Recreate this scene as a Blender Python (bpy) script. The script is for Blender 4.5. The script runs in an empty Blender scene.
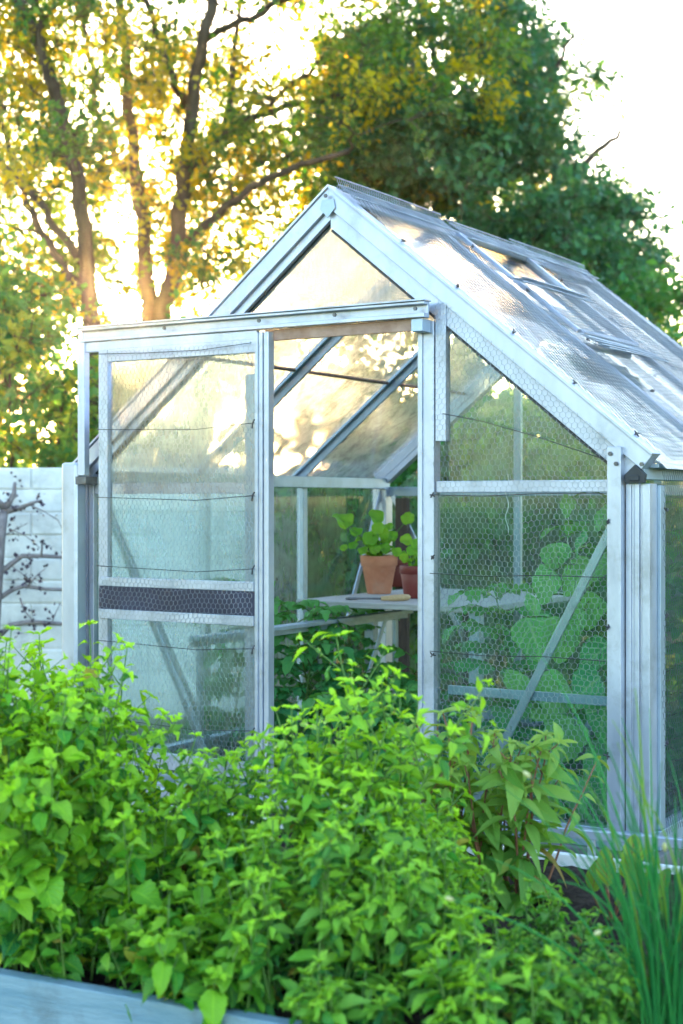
import bpy, math, random
import numpy as np
from mathutils import Vector, Matrix
PI = math.pi
R = math.radians
rng = np.random.default_rng(7)
random.seed(7)
scn = bpy.context.scene
COL = scn.collection

# ------------------------------------------------------------------ camera model (metres, z = 0 is the garden ground)
CAM = np.array([2.271, -3.655, 1.10]); YAW = R(31.5); FPX = 1483.0; HOR = 502.7
RIGHT = np.array([math.cos(YAW), math.sin(YAW), 0.]); FWD = np.array([-math.sin(YAW), math.cos(YAW), 0.]); UP = np.array([0., 0., 1.])
def at(px, py, Z):
    """point seen in direction (px,py) of the photograph at distance Z"""
    return CAM + Z * ((px - 341.5) / FPX * RIGHT + FWD + (HOR - py) / FPX * UP)
def px_of(p):
    d = np.asarray(p, float) - CAM; Z = d @ FWD
    return 341.5 + FPX * (d @ RIGHT) / Z, HOR - FPX * d[2] / Z
def ground_at(px, Z, z=0.0):
    p = at(px, HOR, Z); p[2] = z; return p

# ------------------------------------------------------------------ object helpers
def tag(o, label=None, cat=None, group=None, kind=None):
    if label: o['label'] = label
    if cat: o['category'] = cat
    if group: o['group'] = group
    if kind: o['kind'] = kind
    return o
def thing(name, label, cat, loc=(0, 0, 0), group=None):
    o = bpy.data.objects.new(name, None); COL.objects.link(o)
    o.location = loc; o.empty_display_size = .1
    return tag(o, label, cat, group)
def origin(p):
    v = np.zeros(3)
    while p is not None:
        v += np.array(p.location); p = p.parent
    return v
def mesh_object(name, V, F, mat, parent=None, uv=None, attrs=None, smooth=False, base=None):
    """V (n,3) world coordinates; F list of polygons or (m,k) int array"""
    V = np.asarray(V, dtype=np.float64)
    off = origin(parent) if parent is not None else (np.array(base, float) if base is not None else np.zeros(3))
    me = bpy.data.meshes.new(name)
    if isinstance(F, np.ndarray):
        k = F.shape[1]; n = F.shape[0]
        me.vertices.add(len(V)); me.vertices.foreach_set('co', (V - off).astype(np.float32).ravel())
        me.loops.add(n * k); me.loops.foreach_set('vertex_index', F.astype(np.int32).ravel())
        me.polygons.add(n); me.polygons.foreach_set('loop_start', np.arange(0, n * k, k, dtype=np.int32))
        if uv is not None:
            l = me.uv_layers.new(name='UVMap'); l.data.foreach_set('uv', uv[F.ravel()].astype(np.float32).ravel())
    else:
        me.from_pydata([tuple(v) for v in (V - off)], [], F)
    if attrs:
        for a, arr in attrs.items():
            at_ = me.attributes.new(a, 'FLOAT', 'POINT'); at_.data.foreach_set('value', np.asarray(arr, np.float32))
    me.update(calc_edges=True)
    me.validate()
    if smooth: me.polygons.foreach_set('use_smooth', np.ones(len(me.polygons), dtype=bool))
    o = bpy.data.objects.new(name, me); COL.objects.link(o)
    if parent is not None: o.parent = parent
    else: o.location = off
    me.materials.append(mat)
    return o

class MB:
    def __init__(s): s.V = []; s.F = []
    def add(s, V, F):
        b = len(s.V); s.V += [tuple(v) for v in V]; s.F += [[b + i for i in f] for f in F]; return s
    def box(s, a, b):
        x0, y0, z0 = [min(p, q) for p, q in zip(a, b)]; x1, y1, z1 = [max(p, q) for p, q in zip(a, b)]
        V = [(x0,y0,z0),(x1,y0,z0),(x1,y1,z0),(x0,y1,z0),(x0,y0,z1),(x1,y0,z1),(x1,y1,z1),(x0,y1,z1)]
        return s.add(V, [(0,3,2,1),(4,5,6,7),(0,1,5,4),(1,2,6,5),(2,3,7,6),(3,0,4,7)])
    def extrude(s, prof, p0, p1, side):
        """closed profile [(a,b)...] swept from p0 to p1; a runs along `side`, b along side x axis"""
        p0 = Vector(p0); p1 = Vector(p1); ax = (p1 - p0).normalized(); sd = Vector(side); sd = (sd - ax * sd.dot(ax)).normalized(); ot = ax.cross(sd)
        n = len(prof); V = [p + sd * a + ot * b for p in (p0, p1) for a, b in prof]
        F = [(i, (i + 1) % n, n + (i + 1) % n, n + i) for i in range(n)] + [tuple(range(n))[::-1], tuple(range(n, 2 * n))]
        return s.add(V, F)
    def bar(s, p0, p1, w, t, side):
        return s.extrude([(-w/2,-t/2),(w/2,-t/2),(w/2,t/2),(-w/2,t/2)], p0, p1, side)
    def tube(s, pts, rad, n=6, caps=True):
        pts = [Vector(p) for p in pts]; m = len(pts)
        if not hasattr(rad, '__len__'): rad = [rad] * m
        t0 = (pts[1] - pts[0]).normalized(); ref = Vector((0,0,1)) if abs(t0.z) < .9 else Vector((1,0,0)); nrm = t0.cross(ref).normalized()
        V = []
        for i, p in enumerate(pts):
            t = (pts[min(i+1, m-1)] - pts[max(i-1, 0)]).normalized()
            nrm = (nrm - t * nrm.dot(t)).normalized(); b = t.cross(nrm)
            for k in range(n):
                a = 2 * PI * k / n; V.append(p + (nrm * math.cos(a) + b * math.sin(a)) * rad[i])
        F = [(i*n+k, i*n+(k+1)%n, (i+1)*n+(k+1)%n, (i+1)*n+k) for i in range(m-1) for k in range(n)]
        if caps: F += [tuple(range(n))[::-1], tuple(range((m-1)*n, m*n))]
        return s.add(V, F)
    def lathe(s, prof, c, n=28):
        m = len(prof); V = [(c[0]+r*math.cos(2*PI*k/n), c[1]+r*math.sin(2*PI*k/n), c[2]+z) for r, z in prof for k in range(n)]
        return s.add(V, [(i*n+k, i*n+(k+1)%n, (i+1)*n+(k+1)%n, (i+1)*n+k) for i in range(m-1) for k in range(n)])
    def build(s, name, mat, parent=None, smooth=False, bevel=0, base=None):
        o = mesh_object(name, s.V, s.F, mat, parent, smooth=smooth, base=base)
        if bevel:
            b = o.modifiers.new('edge', 'BEVEL'); b.width = bevel; b.segments = 2; b.limit_method = 'ANGLE'; b.angle_limit = R(50)
        return o

# ------------------------------------------------------------------ materials
def mat(name):
    m = bpy.data.materials.new(name); m.use_nodes = True; nt = m.node_tree; nt.nodes.clear()
    out = nt.nodes.new('ShaderNodeOutputMaterial'); return m, nt, out
def N(nt, t, **kw):
    n = nt.nodes.new('ShaderNode' + t)
    for k, v in kw.items():
        if k in n.inputs: n.inputs[k].default_value = v
        else: setattr(n, k, v)
    return n
def L(nt, a, b): nt.links.new(a, b)
def ramp(nt, src, stops):
    r = N(nt, 'ValToRGB'); els = r.color_ramp.elements
    while len(els) < len(stops): els.new(.5)
    for e, (p, c) in zip(els, stops): e.position = p; e.color = (*c, 1) if len(c) == 3 else c
    L(nt, src, r.inputs[0]); return r
def surf(name, c1, c2, scale=6, rough=.6, metal=0., bump=.0, bscale=40, spec=.5, stretch=(1,1,1), contrast=(.35,.65), grime=None):
    m, nt, out = mat(name)
    tc = N(nt, 'TexCoord'); mp = N(nt, 'Mapping'); mp.inputs['Scale'].default_value = stretch; L(nt, tc.outputs['Object'], mp.inputs[0])
    n1 = N(nt, 'TexNoise', Scale=scale, Detail=6, Roughness=.6); L(nt, mp.outputs[0], n1.inputs[0])
    r = ramp(nt, n1.outputs['Fac'], [(contrast[0], c1), (contrast[1], c2)])
    col = r.outputs[0]
    if grime:
        g = N(nt, 'TexNoise', Scale=grime[1], Detail=8, Roughness=.7); L(nt, tc.outputs['Object'], g.inputs[0])
        gr = ramp(nt, g.outputs['Fac'], [(.52, (0,0,0)), (.7, (1,1,1))])
        gm = N(nt, 'Math', operation='MULTIPLY'); L(nt, gr.outputs[0], gm.inputs[0]); gm.inputs[1].default_value = grime[2]
        mx = N(nt, 'Mix', data_type='RGBA'); L(nt, gm.outputs[0], mx.inputs[0]); L(nt, col, mx.inputs[6]); mx.inputs[7].default_value = (*grime[0], 1); col = mx.outputs[2]
    p = N(nt, 'BsdfPrincipled'); L(nt, col, p.inputs['Base Color']); p.inputs['Metallic'].default_value = metal; p.inputs['Specular IOR Level'].default_value = spec
    rr = N(nt, 'MapRange'); rr.inputs[3].default_value = rough - .12; rr.inputs[4].default_value = rough + .12; L(nt, n1.outputs['Fac'], rr.inputs[0]); L(nt, rr.outputs[0], p.inputs['Roughness'])
    if bump:
        n2 = N(nt, 'TexNoise', Scale=bscale, Detail=5); L(nt, mp.outputs[0], n2.inputs[0])
        b = N(nt, 'Bump', Strength=bump, Distance=.01); L(nt, n2.outputs['Fac'], b.inputs['Height']); L(nt, b.outputs[0], p.inputs['Normal'])
    L(nt, p.outputs[0], out.inputs[0]); return m
def leafmat(name, dark, light, young, trans=.45, rough=.42, vein=8., tboost=(1.25, 1.1, .5), veincol=None, spec=.28):
    """leaf blade: per-leaf hue from the attributes rnd and age, pinnate veins from the leaf's own UV, light passes through"""
    m, nt, out = mat(name)
    a = N(nt, 'Attribute', attribute_name='rnd'); g = N(nt, 'Attribute', attribute_name='age')
    r = ramp(nt, a.outputs['Fac'], [(0., dark), (1., light)])
    mx = N(nt, 'Mix', data_type='RGBA'); L(nt, g.outputs['Fac'], mx.inputs[0]); L(nt, r.outputs[0], mx.inputs[6]); mx.inputs[7].default_value = (*young, 1)
    wt = N(nt, 'MapRange'); wt.inputs[1].default_value = 1.25; wt.inputs[2].default_value = 1.5; L(nt, g.outputs['Fac'], wt.inputs[0])
    mw = N(nt, 'Mix', data_type='RGBA'); L(nt, wt.outputs[0], mw.inputs[0]); L(nt, mx.outputs[2], mw.inputs[6]); mw.inputs[7].default_value = (.34, .24, .05, 1)
    col = mw.outputs[2]; nrm = None
    if vein:
        uv = N(nt, 'UVMap'); sx = N(nt, 'SeparateXYZ'); L(nt, uv.outputs[0], sx.inputs[0])
        u = N(nt, 'Math', operation='SUBTRACT'); L(nt, sx.outputs[0], u.inputs[0]); u.inputs[1].default_value = .5
        au = N(nt, 'Math', operation='ABSOLUTE'); L(nt, u.outputs[0], au.inputs[0])
        d = N(nt, 'Math', operation='MULTIPLY_ADD'); L(nt, au.outputs[0], d.inputs[0]); d.inputs[1].default_value = -.7; L(nt, sx.outputs[1], d.inputs[2])
        w = N(nt, 'Math', operation='MULTIPLY'); L(nt, d.outputs[0], w.inputs[0]); w.inputs[1].default_value = vein
        fr = N(nt, 'Math', operation='PINGPONG'); L(nt, w.outputs[0], fr.inputs[0]); fr.inputs[1].default_value = .5
        vr = N(nt, 'MapRange', interpolation_type='SMOOTHSTEP'); L(nt, fr.outputs[0], vr.inputs[0]); vr.inputs[1].default_value = 0; vr.inputs[2].default_value = .16; vr.inputs[3].default_value = 1; vr.inputs[4].default_value = 0
        mr = N(nt, 'MapRange', interpolation_type='SMOOTHSTEP'); L(nt, au.outputs[0], mr.inputs[0]); mr.inputs[1].default_value = .0; mr.inputs[2].default_value = .06; mr.inputs[3].default_value = 1; mr.inputs[4].default_value = 0
        mm = N(nt, 'Math', operation='MAXIMUM'); L(nt, vr.outputs[0], mm.inputs[0]); L(nt, mr.outputs[0], mm.inputs[1])
        vs = N(nt, 'Math', operation='MULTIPLY'); L(nt, mm.outputs[0], vs.inputs[0]); vs.inputs[1].default_value = .75 if veincol else .3
        vm = N(nt, 'Mix', data_type='RGBA'); L(nt, vs.outputs[0], vm.inputs[0]); L(nt, col, vm.inputs[6]); vm.inputs[7].default_value = (*(veincol or young), 1); col = vm.outputs[2]
        b = N(nt, 'Bump', Strength=.55, Distance=.0015); b.invert = True; L(nt, mm.outputs[0], b.inputs['Height']); nrm = b.outputs[0]
    p = N(nt, 'BsdfPrincipled', Roughness=rough); p.inputs['Specular IOR Level'].default_value = spec; L(nt, col, p.inputs['Base Color'])
    tr = N(nt, 'BsdfTranslucent'); tm = N(nt, 'Mix', data_type='RGBA', blend_type='MULTIPLY'); tm.inputs[0].default_value = 1; L(nt, col, tm.inputs[6]); tm.inputs[7].default_value = (*tboost, 1); L(nt, tm.outputs[2], tr.inputs[0])
    if nrm: L(nt, nrm, p.inputs['Normal'])
    ms = N(nt, 'MixShader'); ms.inputs[0].default_value = trans; L(nt, p.outputs[0], ms.inputs[1]); L(nt, tr.outputs[0], ms.inputs[2]); L(nt, ms.outputs[0], out.inputs[0]); return m
def glassmat(name, clear=.55, tint=(.9,.97,.95), frost=.3, frough=.35, milk=.06, dirt=6., filmcol=(.55,.6,.55), gloss=.03):
    """old horticultural glass: clear sheet, dewy patches that scatter, a thin limy or tinted film, and Fresnel reflection"""
    m, nt, out = mat(name)
    tc = N(nt, 'TexCoord')
    n1 = N(nt, 'TexNoise', Scale=dirt, Detail=8, Roughness=.65, Distortion=.6); L(nt, tc.outputs['Object'], n1.inputs[0])
    mp = N(nt, 'Mapping'); mp.inputs['Scale'].default_value = (40, 40, 10); L(nt, tc.outputs['Object'], mp.inputs[0])
    n2 = N(nt, 'TexNoise', Scale=1.6, Detail=3); L(nt, mp.outputs[0], n2.inputs[0])
    ad = N(nt, 'Math', operation='MULTIPLY_ADD'); L(nt, n2.outputs['Fac'], ad.inputs[0]); ad.inputs[1].default_value = .45; L(nt, n1.outputs['Fac'], ad.inputs[2])
    fr = N(nt, 'MapRange', interpolation_type='SMOOTHSTEP'); L(nt, ad.outputs[0], fr.inputs[0]); fr.inputs[1].default_value = .5; fr.inputs[2].default_value = .95; fr.inputs[3].default_value = frost * .45; fr.inputs[4].default_value = min(.97, frost * 1.5)
    v = N(nt, 'TexVoronoi', Scale=190); L(nt, tc.outputs['Object'], v.inputs[0])
    b = N(nt, 'Bump', Strength=.3, Distance=.002); L(nt, v.outputs['Distance'], b.inputs['Height'])
    t = N(nt, 'BsdfTransparent'); t.inputs[0].default_value = (*tint, 1)
    rfs = N(nt, 'MixShader'); rfs.inputs[0].default_value = .5
    for q_, ior in ((1, 1.07), (2, 1/1.07)):     # a thin dewy sheet scatters both ways but does not bend the view
        rf = N(nt, 'BsdfRefraction', Roughness=frough, IOR=ior); rf.inputs[0].default_value = (*tint, 1); L(nt, b.outputs[0], rf.inputs['Normal']); L(nt, rf.outputs[0], rfs.inputs[q_])
    m1 = N(nt, 'MixShader'); L(nt, fr.outputs[0], m1.inputs[0]); L(nt, t.outputs[0], m1.inputs[1]); L(nt, rfs.outputs[0], m1.inputs[2])
    df = N(nt, 'BsdfDiffuse'); df.inputs[0].default_value = (*filmcol, 1); tl = N(nt, 'BsdfTranslucent'); tl.inputs[0].default_value = (*filmcol, 1)
    dm = N(nt, 'MixShader'); dm.inputs[0].default_value = .6; L(nt, df.outputs[0], dm.inputs[1]); L(nt, tl.outputs[0], dm.inputs[2])
    mk = N(nt, 'MapRange'); L(nt, ad.outputs[0], mk.inputs[0]); mk.inputs[1].default_value = .4; mk.inputs[2].default_value = 1.; mk.inputs[3].default_value = milk * .1; mk.inputs[4].default_value = milk * 2.3
    m2 = N(nt, 'MixShader'); L(nt, mk.outputs[0], m2.inputs[0]); L(nt, m1.outputs[0], m2.inputs[1]); L(nt, dm.outputs[0], m2.inputs[2])
    gl = N(nt, 'BsdfGlossy', Roughness=.05); gl.inputs[0].default_value = (.95,.97,1,1)
    f = N(nt, 'Fresnel', IOR=1.5); fm = N(nt, 'Math', operation='ADD'); L(nt, f.outputs[0], fm.inputs[0]); fm.inputs[1].default_value = gloss
    m3 = N(nt, 'MixShader'); L(nt, fm.outputs[0], m3.inputs[0]); L(nt, m2.outputs[0], m3.inputs[1]); L(nt, gl.outputs[0], m3.inputs[2]); L(nt, m3.outputs[0], out.inputs[0]); return m

M = {}
M['alu'] = surf('weathered_aluminium', (.37,.42,.54), (.53,.58,.70), 7, .36, .6, .08, 120, stretch=(1,1,.35), grime=((.20,.22,.24), 9, .5))
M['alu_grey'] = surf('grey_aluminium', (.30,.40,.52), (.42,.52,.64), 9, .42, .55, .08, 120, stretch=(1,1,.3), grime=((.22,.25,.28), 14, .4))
M['rust'] = surf('brown_runner', (.30,.17,.12), (.45,.30,.24), 20, .7, .1, .1, 80)
M['wire'] = surf('galvanised_wire', (.22,.26,.32), (.40,.45,.52), 12, .45, .6)
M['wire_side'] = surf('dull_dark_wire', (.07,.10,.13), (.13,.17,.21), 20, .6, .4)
M['wire_dark'] = surf('dark_tie_wire', (.05,.05,.06), (.10,.10,.11), 20, .6, .5)
M['rubber'] = surf('black_plastic', (.012,.014,.018), (.03,.035,.045), 20, .5, 0, .05, 80)
M['navy'] = surf('dark_kick_band', (.012,.016,.045), (.025,.03,.07), 8, .35, 0)
M['terracotta'] = surf('terracotta', (.58,.21,.12), (.68,.29,.18), 18, .8, 0, .15, 90, spec=.25, grime=((.55,.40,.32), 12, .45))
M['redpot'] = surf('dark_red_plastic', (.16,.022,.018), (.22,.035,.028), 10, .5, 0, .05)
M['purplepot'] = surf('purple_plastic', (.10,.07,.16), (.16,.11,.24), 10, .5, 0)
M['handle'] = surf('turned_wood', (.52,.33,.16), (.66,.46,.25), 30, .5, 0, .1, 60, stretch=(1,6,6))
M['steel'] = surf('dull_steel', (.10,.10,.11), (.2,.2,.21), 30, .5, .8)
M['greywood'] = surf('grey_wood', (.38,.37,.36), (.54,.53,.52), 8, .7, 0, .25, 60, stretch=(1,12,12))
M['darkwood'] = surf('dark_wood', (.06,.04,.035), (.11,.075,.06), 10, .8, 0, .3, 60, stretch=(8,8,1))
M['board'] = surf('blue_grey_painted_board', (.13,.25,.33), (.23,.35,.43), 4, .55, 0, .4, 30, stretch=(1.2,2,16), grime=((.10,.13,.14), 7, .7))
M['whiteboard'] = surf('white_painted_board', (.66,.68,.70), (.80,.81,.82), 6, .5, 0, .1, 60, grime=((.42,.42,.38), 12, .4))
M['soil'] = surf('dark_soil', (.018,.013,.010), (.06,.045,.036), 30, .95, 0, 1., 60, spec=.1)
M['gravel_ground'] = surf('bare_earth', (.07,.06,.045), (.13,.11,.085), 6, .95, 0, .6, 60, spec=.1)
M['brickbase'] = surf('concrete_base', (.12,.125,.13), (.19,.19,.19), 10, .9, 0, .4, 70)
M['bark'] = surf('tree_bark', (.055,.042,.032), (.12,.095,.07), 10, .9, 0, .8, 30, spec=.1, stretch=(1,1,.25))
M['stem_green'] = surf('green_stem', (.06,.15,.025), (.12,.24,.04), 30, .6)
M['stem_red'] = surf('reddish_stem', (.20,.07,.05), (.30,.13,.07), 30, .6)
M['stem_woody'] = surf('woody_twig', (.17,.14,.145), (.30,.26,.26), 20, .85, 0, .3, 80)
M['bud'] = surf('dark_bud', (.045,.03,.055), (.085,.06,.09), 40, .7)
M['string'] = surf('white_string', (.7,.72,.72), (.82,.84,.84), 30, .7)
M['glass_front'] = glassmat('gable_glass', .6, (.80,.97,.95), .18, .3, .038, 5, (.28,.58,.56), 0.)  # teal haze over the pane is put into tint and film colour
M['glass_door'] = glassmat('door_glass', .6, (.97,.98,.97), .3, .3, .05, 5, (.62,.60,.58), gloss=.01)
M['glass_roof'] = glassmat('roof_glass', .5, (.82,.84,.86), .62, .42, .14, 10, (.70,.66,.62))
M['glass_sky'] = glassmat('sky_side_roof_glass', .5, (.78,.86,.92), .28, .35, .035, 26, (.50,.58,.68), .10)  # blue of the reflected sky put into this slope's tint and film
M['glass_side'] = glassmat('clean_side_glass', .5, (.80,.95,.95), .1, .3, .006, 6, (.2,.32,.32), 0.)
M['glass_wall'] = glassmat('side_glass', .6, (.92,.97,.96), .28, .3, .04, 6, (.45,.58,.54), .0)
M['balm'] = leafmat('lemon_balm_leaf', (.008,.12,.034), (.045,.31,.030), (.46,.80,.02), .30, .42, 9)
M['mint'] = leafmat('mint_leaf', (.010,.13,.055), (.05,.32,.050), (.46,.80,.035), .30, .40, 8)
M['lance'] = leafmat('lance_leaf', (.10,.30,.05), (.19,.44,.08), (.40,.56,.10), .42, .42, 10)
M['beet'] = leafmat('beet_leaf', (.08,.24,.03), (.16,.36,.04), (.34,.48,.05), .4, .35, 7, veincol=(.22,.04,.05))
M['chive'] = leafmat('chive_blade', (.02,.19,.05), (.05,.32,.07), (.25,.42,.04), .25, .4, 0)
M['tomato'] = leafmat('tomato_leaf', (.02,.22,.10), (.07,.40,.15), (.22,.54,.08), .35, .45, 6)
M['cucumber'] = leafmat('cucumber_leaf', (.10,.50,.24), (.20,.64,.30), (.40,.70,.18), .42, .5, 5, tboost=(1.05,1.15,.7), veincol=(.50,.80,.45))
M['nasturtium'] = leafmat('nasturtium_leaf', (.14,.42,.04), (.24,.55,.05), (.36,.62,.06), .48, .4, 0)
M['tree_a'] = leafmat('backlit_tree_leaf', (.014,.12,.065), (.055,.20,.045), (.38,.34,.006), .55, .45, 0, (1.8,1.5,.3))
M['tree_b'] = leafmat('dense_tree_leaf', (.02,.13,.085), (.055,.22,.095), (.20,.29,.035), .42, .45, 0, (1.5,1.25,.5))
M['bush'] = leafmat('bush_leaf', (.025,.17,.065), (.075,.28,.075), (.24,.36,.035), .48, .5, 0, (1.5,1.25,.45))

# ------------------------------------------------------------------ leaves
def leaf_shape(kind='ovate', nl=6, nw=2, droop=.25, fold=.18, wave=.0, ser=0):
    """unit leaf along +Y, blade normal +Z: returns verts, quads, uv"""
    ts = np.linspace(0, 1, nl + 1); us = np.linspace(-1, 1, nw * 2 + 1)
    prof = {'ovate': lambda t: .30 * np.power(np.sin(PI * np.power(t, .78)), .8) + .012,
            'lance': lambda t: .15 * np.power(np.sin(PI * np.power(t, .75)), .9) + .006,
            'pointed': lambda t: .215 * np.power(np.sin(PI * np.power(t, .72)), .85) + .008,
            'round': lambda t: .5 * np.sqrt(np.clip(1 - (2 * t - 1) ** 2, 0, 1)) + .008,
            'big': lambda t: .46 * np.power(np.sin(PI * np.power(np.clip(t * .97 + .02, 0, 1), .55)), .7) + .01,
            'oblong': lambda t: .24 * np.power(np.sin(PI * np.power(t, .8)), .6) + .012}[kind]
    V = []; UVs = []
    for i, t in enumerate(ts):
        w = prof(t) * (1 + (ser * (1 if i % 2 else -1)))
        for u in us:
            x = u * w; z = fold * abs(u) * w * 1.6 - droop * t * t + wave * math.sin(t * 9 + u * 2.2) * abs(u) * .12
            V.append((x, t * (1 - .25 * droop * t), z)); UVs.append((u * .5 + .5, t))
    k = len(us); F = [(i*k+j, i*k+j+1, (i+1)*k+j+1, (i+1)*k+j) for i in range(nl) for j in range(k-1)]
    return np.array(V), np.array(F), np.array(UVs)
def norm(a): return a / np.maximum(np.linalg.norm(a, axis=-1, keepdims=True), 1e-9)
class Leaves:
    def __init__(s): s.parts = []; s.n = 0
    def add(s, tmpl, P, D, Nn, S, rnd=None, age=None, wid=None):
        """P base points, D tip directions, Nn approximate normals, S sizes"""
        tV, tF, tU = tmpl; P = np.atleast_2d(np.asarray(P, float)); n = len(P); S = np.broadcast_to(np.asarray(S, float), (n,))
        D = norm(np.broadcast_to(np.asarray(D, float), (n, 3))); Nn = np.broadcast_to(np.asarray(Nn, float), (n, 3))
        X = norm(np.cross(D, Nn)); Z = np.cross(X, D)
        W = np.ones(n) if wid is None else np.broadcast_to(wid, (n,))
        V = P[:, None, :] + S[:, None, None] * (tV[None, :, 0:1] * W[:, None, None] * X[:, None, :] + tV[None, :, 1:2] * D[:, None, :] + tV[None, :, 2:3] * Z[:, None, :])
        m = len(tV); F = (np.arange(n)[:, None, None] * m + tF[None]) + s.n
        rnd = rng.random(n) if rnd is None else np.broadcast_to(rnd, (n,)); age = np.zeros(n) if age is None else np.broadcast_to(age, (n,))
        s.parts.append((V.reshape(-1, 3), F.reshape(-1, 4), np.tile(tU, (n, 1)), np.repeat(rnd, m), np.repeat(age, m))); s.n += n * m
    def build(s, name, mt, parent, smooth=True):
        V, F, U, r, a = [np.concatenate([p[i] for p in s.parts]) for i in range(5)]
        return mesh_object(name, V, F, mt, parent, uv=U, attrs={'rnd': r, 'age': a}, smooth=smooth)
def bez(p0, p1, p2, n):
    t = np.linspace(0, 1, n)[:, None]; return (1-t)**2 * np.asarray(p0) + 2*t*(1-t) * np.asarray(p1) + t*t * np.asarray(p2)

T_BALM = [leaf_shape('ovate', 14, 2, d, f, w, .05) for d, f, w in ((.12,.25,.4), (.32,.2,.8), (.55,.35,.6), (-.08,.4,.5))]
T_MINT = [leaf_shape('pointed', 10, 2, d, f, w, .06) for d, f, w in ((.1,.35,.2), (.3,.3,.4), (.6,.4,.5), (-.1,.45,.3))]
T_LANCE = [leaf_shape('lance', 7, 1, d, f) for d, f in ((.2,.3), (.5,.3), (.8,.2))]
T_TREE = [leaf_shape('ovate', 2, 1, d, f) for d, f in ((.1,.2), (.35,.3))]
T_ROUND = [leaf_shape('round', 10, 3, d, f, w) for d, f, w in ((.05,.12,.5), (.18,.25,.9), (-.1,.2,.8))]
T_BIG = [leaf_shape('big', 10, 3, d, .12, .5, .05) for d in (.25, .5)]
T_OBL = [leaf_shape('oblong', 10, 2, d, .15, .6) for d in (.1, .25)]
T_TOM = [leaf_shape('ovate', 6, 1, d, .2, .4, .12) for d in (.2, .45)]
def rvec(n=1): return norm(rng.normal(size=(n, 3)))

def pick(lst): return lst[rng.integers(len(lst))]
def herb(name, label, cat, base, height, nst, spread, tm, mt, leafsize, lean=.25, node=.042, shoots=.5, young=.35, stem='stem_green', group=None, rad=.0028, wid=1., tipn=5, hvar=.52, off=(0, 0)):
    """bushy herb: many stems with opposite leaf pairs, side shoots and a rosette of young leaves at each tip"""
    t = thing(name, label, cat, base, group); b = np.array(base, float); st = MB(); lv = Leaves()
    def shoot(p, d, ln, r, ls, top=True):
        n = max(4, int(ln / node)); side = rvec()[0]; cur = np.array(p, float); dirn = norm(np.array(d, float)); pts = [cur]; ang = rng.random() * PI
        for i in range(n):
            dirn = norm(dirn + rng.normal(size=3) * .07 + np.array([0, 0, .05]))
            cur = cur + dirn * ln / n; pts.append(cur); f = (i + 1) / n
            ang += PI / 2 + rng.normal() * .2
            e1 = norm(np.cross(dirn, [.3, .5, .1])); e2 = np.cross(dirn, e1)
            sz = ls * (.55 + .6 * math.sin(PI * min(1, .18 + .72 * f))) * (.55 + .8 * rng.random()) * (1. if f < .85 else .7)
            for k in (0, 1):
                o = math.cos(ang + k * PI) * e1 + math.sin(ang + k * PI) * e2
                if f < .12 and rng.random() < .4: continue
                up = .45 * f - .18 + rng.normal() * .16
                dd = norm(o + dirn * up); nn = norm(dirn + rng.normal(size=3) * .25)
                lv.add(pick(tm), cur + dd * .006, dd, nn, sz, age=(1.3 + .3*rng.random()) if (f < .4 and rng.random() < .045) else np.clip(young * (f ** 1.5) * 1.3 + rng.normal() * .08, 0, 1), wid=wid * (.75 + .5 * rng.random()))
            if top and f > .3 and f < .92 and rng.random() < shoots:
                o = math.cos(ang) * e1 + math.sin(ang) * e2
                shoot(cur, norm(o + dirn * 1.0), ln * (.16 + .18 * rng.random()) * (1.25 - .6 * f), r * .65, ls * .72, False)
        for k in range(tipn):
            a2 = ang + k * 2.4; o = math.cos(a2) * e1 + math.sin(a2) * e2; dd = norm(o + dirn * (.5 + .5 * k / tipn))
            lv.add(pick(tm), cur, dd, dirn + o * .01, ls * (.5 - .06 * k), age=np.clip(young * 1.5 + rng.normal() * .12, 0, 1), wid=wid)
        st.tube(pts, [r * (1 - .55 * i / n) for i in range(n + 1)], 5)
    for i in range(nst):
        a = rng.random() * 2 * PI; rr = spread * math.sqrt(rng.random()) * .6
        p = b + np.array([math.cos(a) * rr, math.sin(a) * rr, 0]); d = np.array([math.cos(a) * lean * rr / spread * 1.7 + off[0], math.sin(a) * lean * rr / spread * 1.7 + off[1], 1.]) + rng.normal(size=3) * .06
        shoot(p, d, height * (1 - hvar * rng.random() - .35 * (rr / spread) ** 2), rad, leafsize)
    st.build('stems', M[stem], t, smooth=True); lv.build('foliage', M[mt], t); return t

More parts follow.
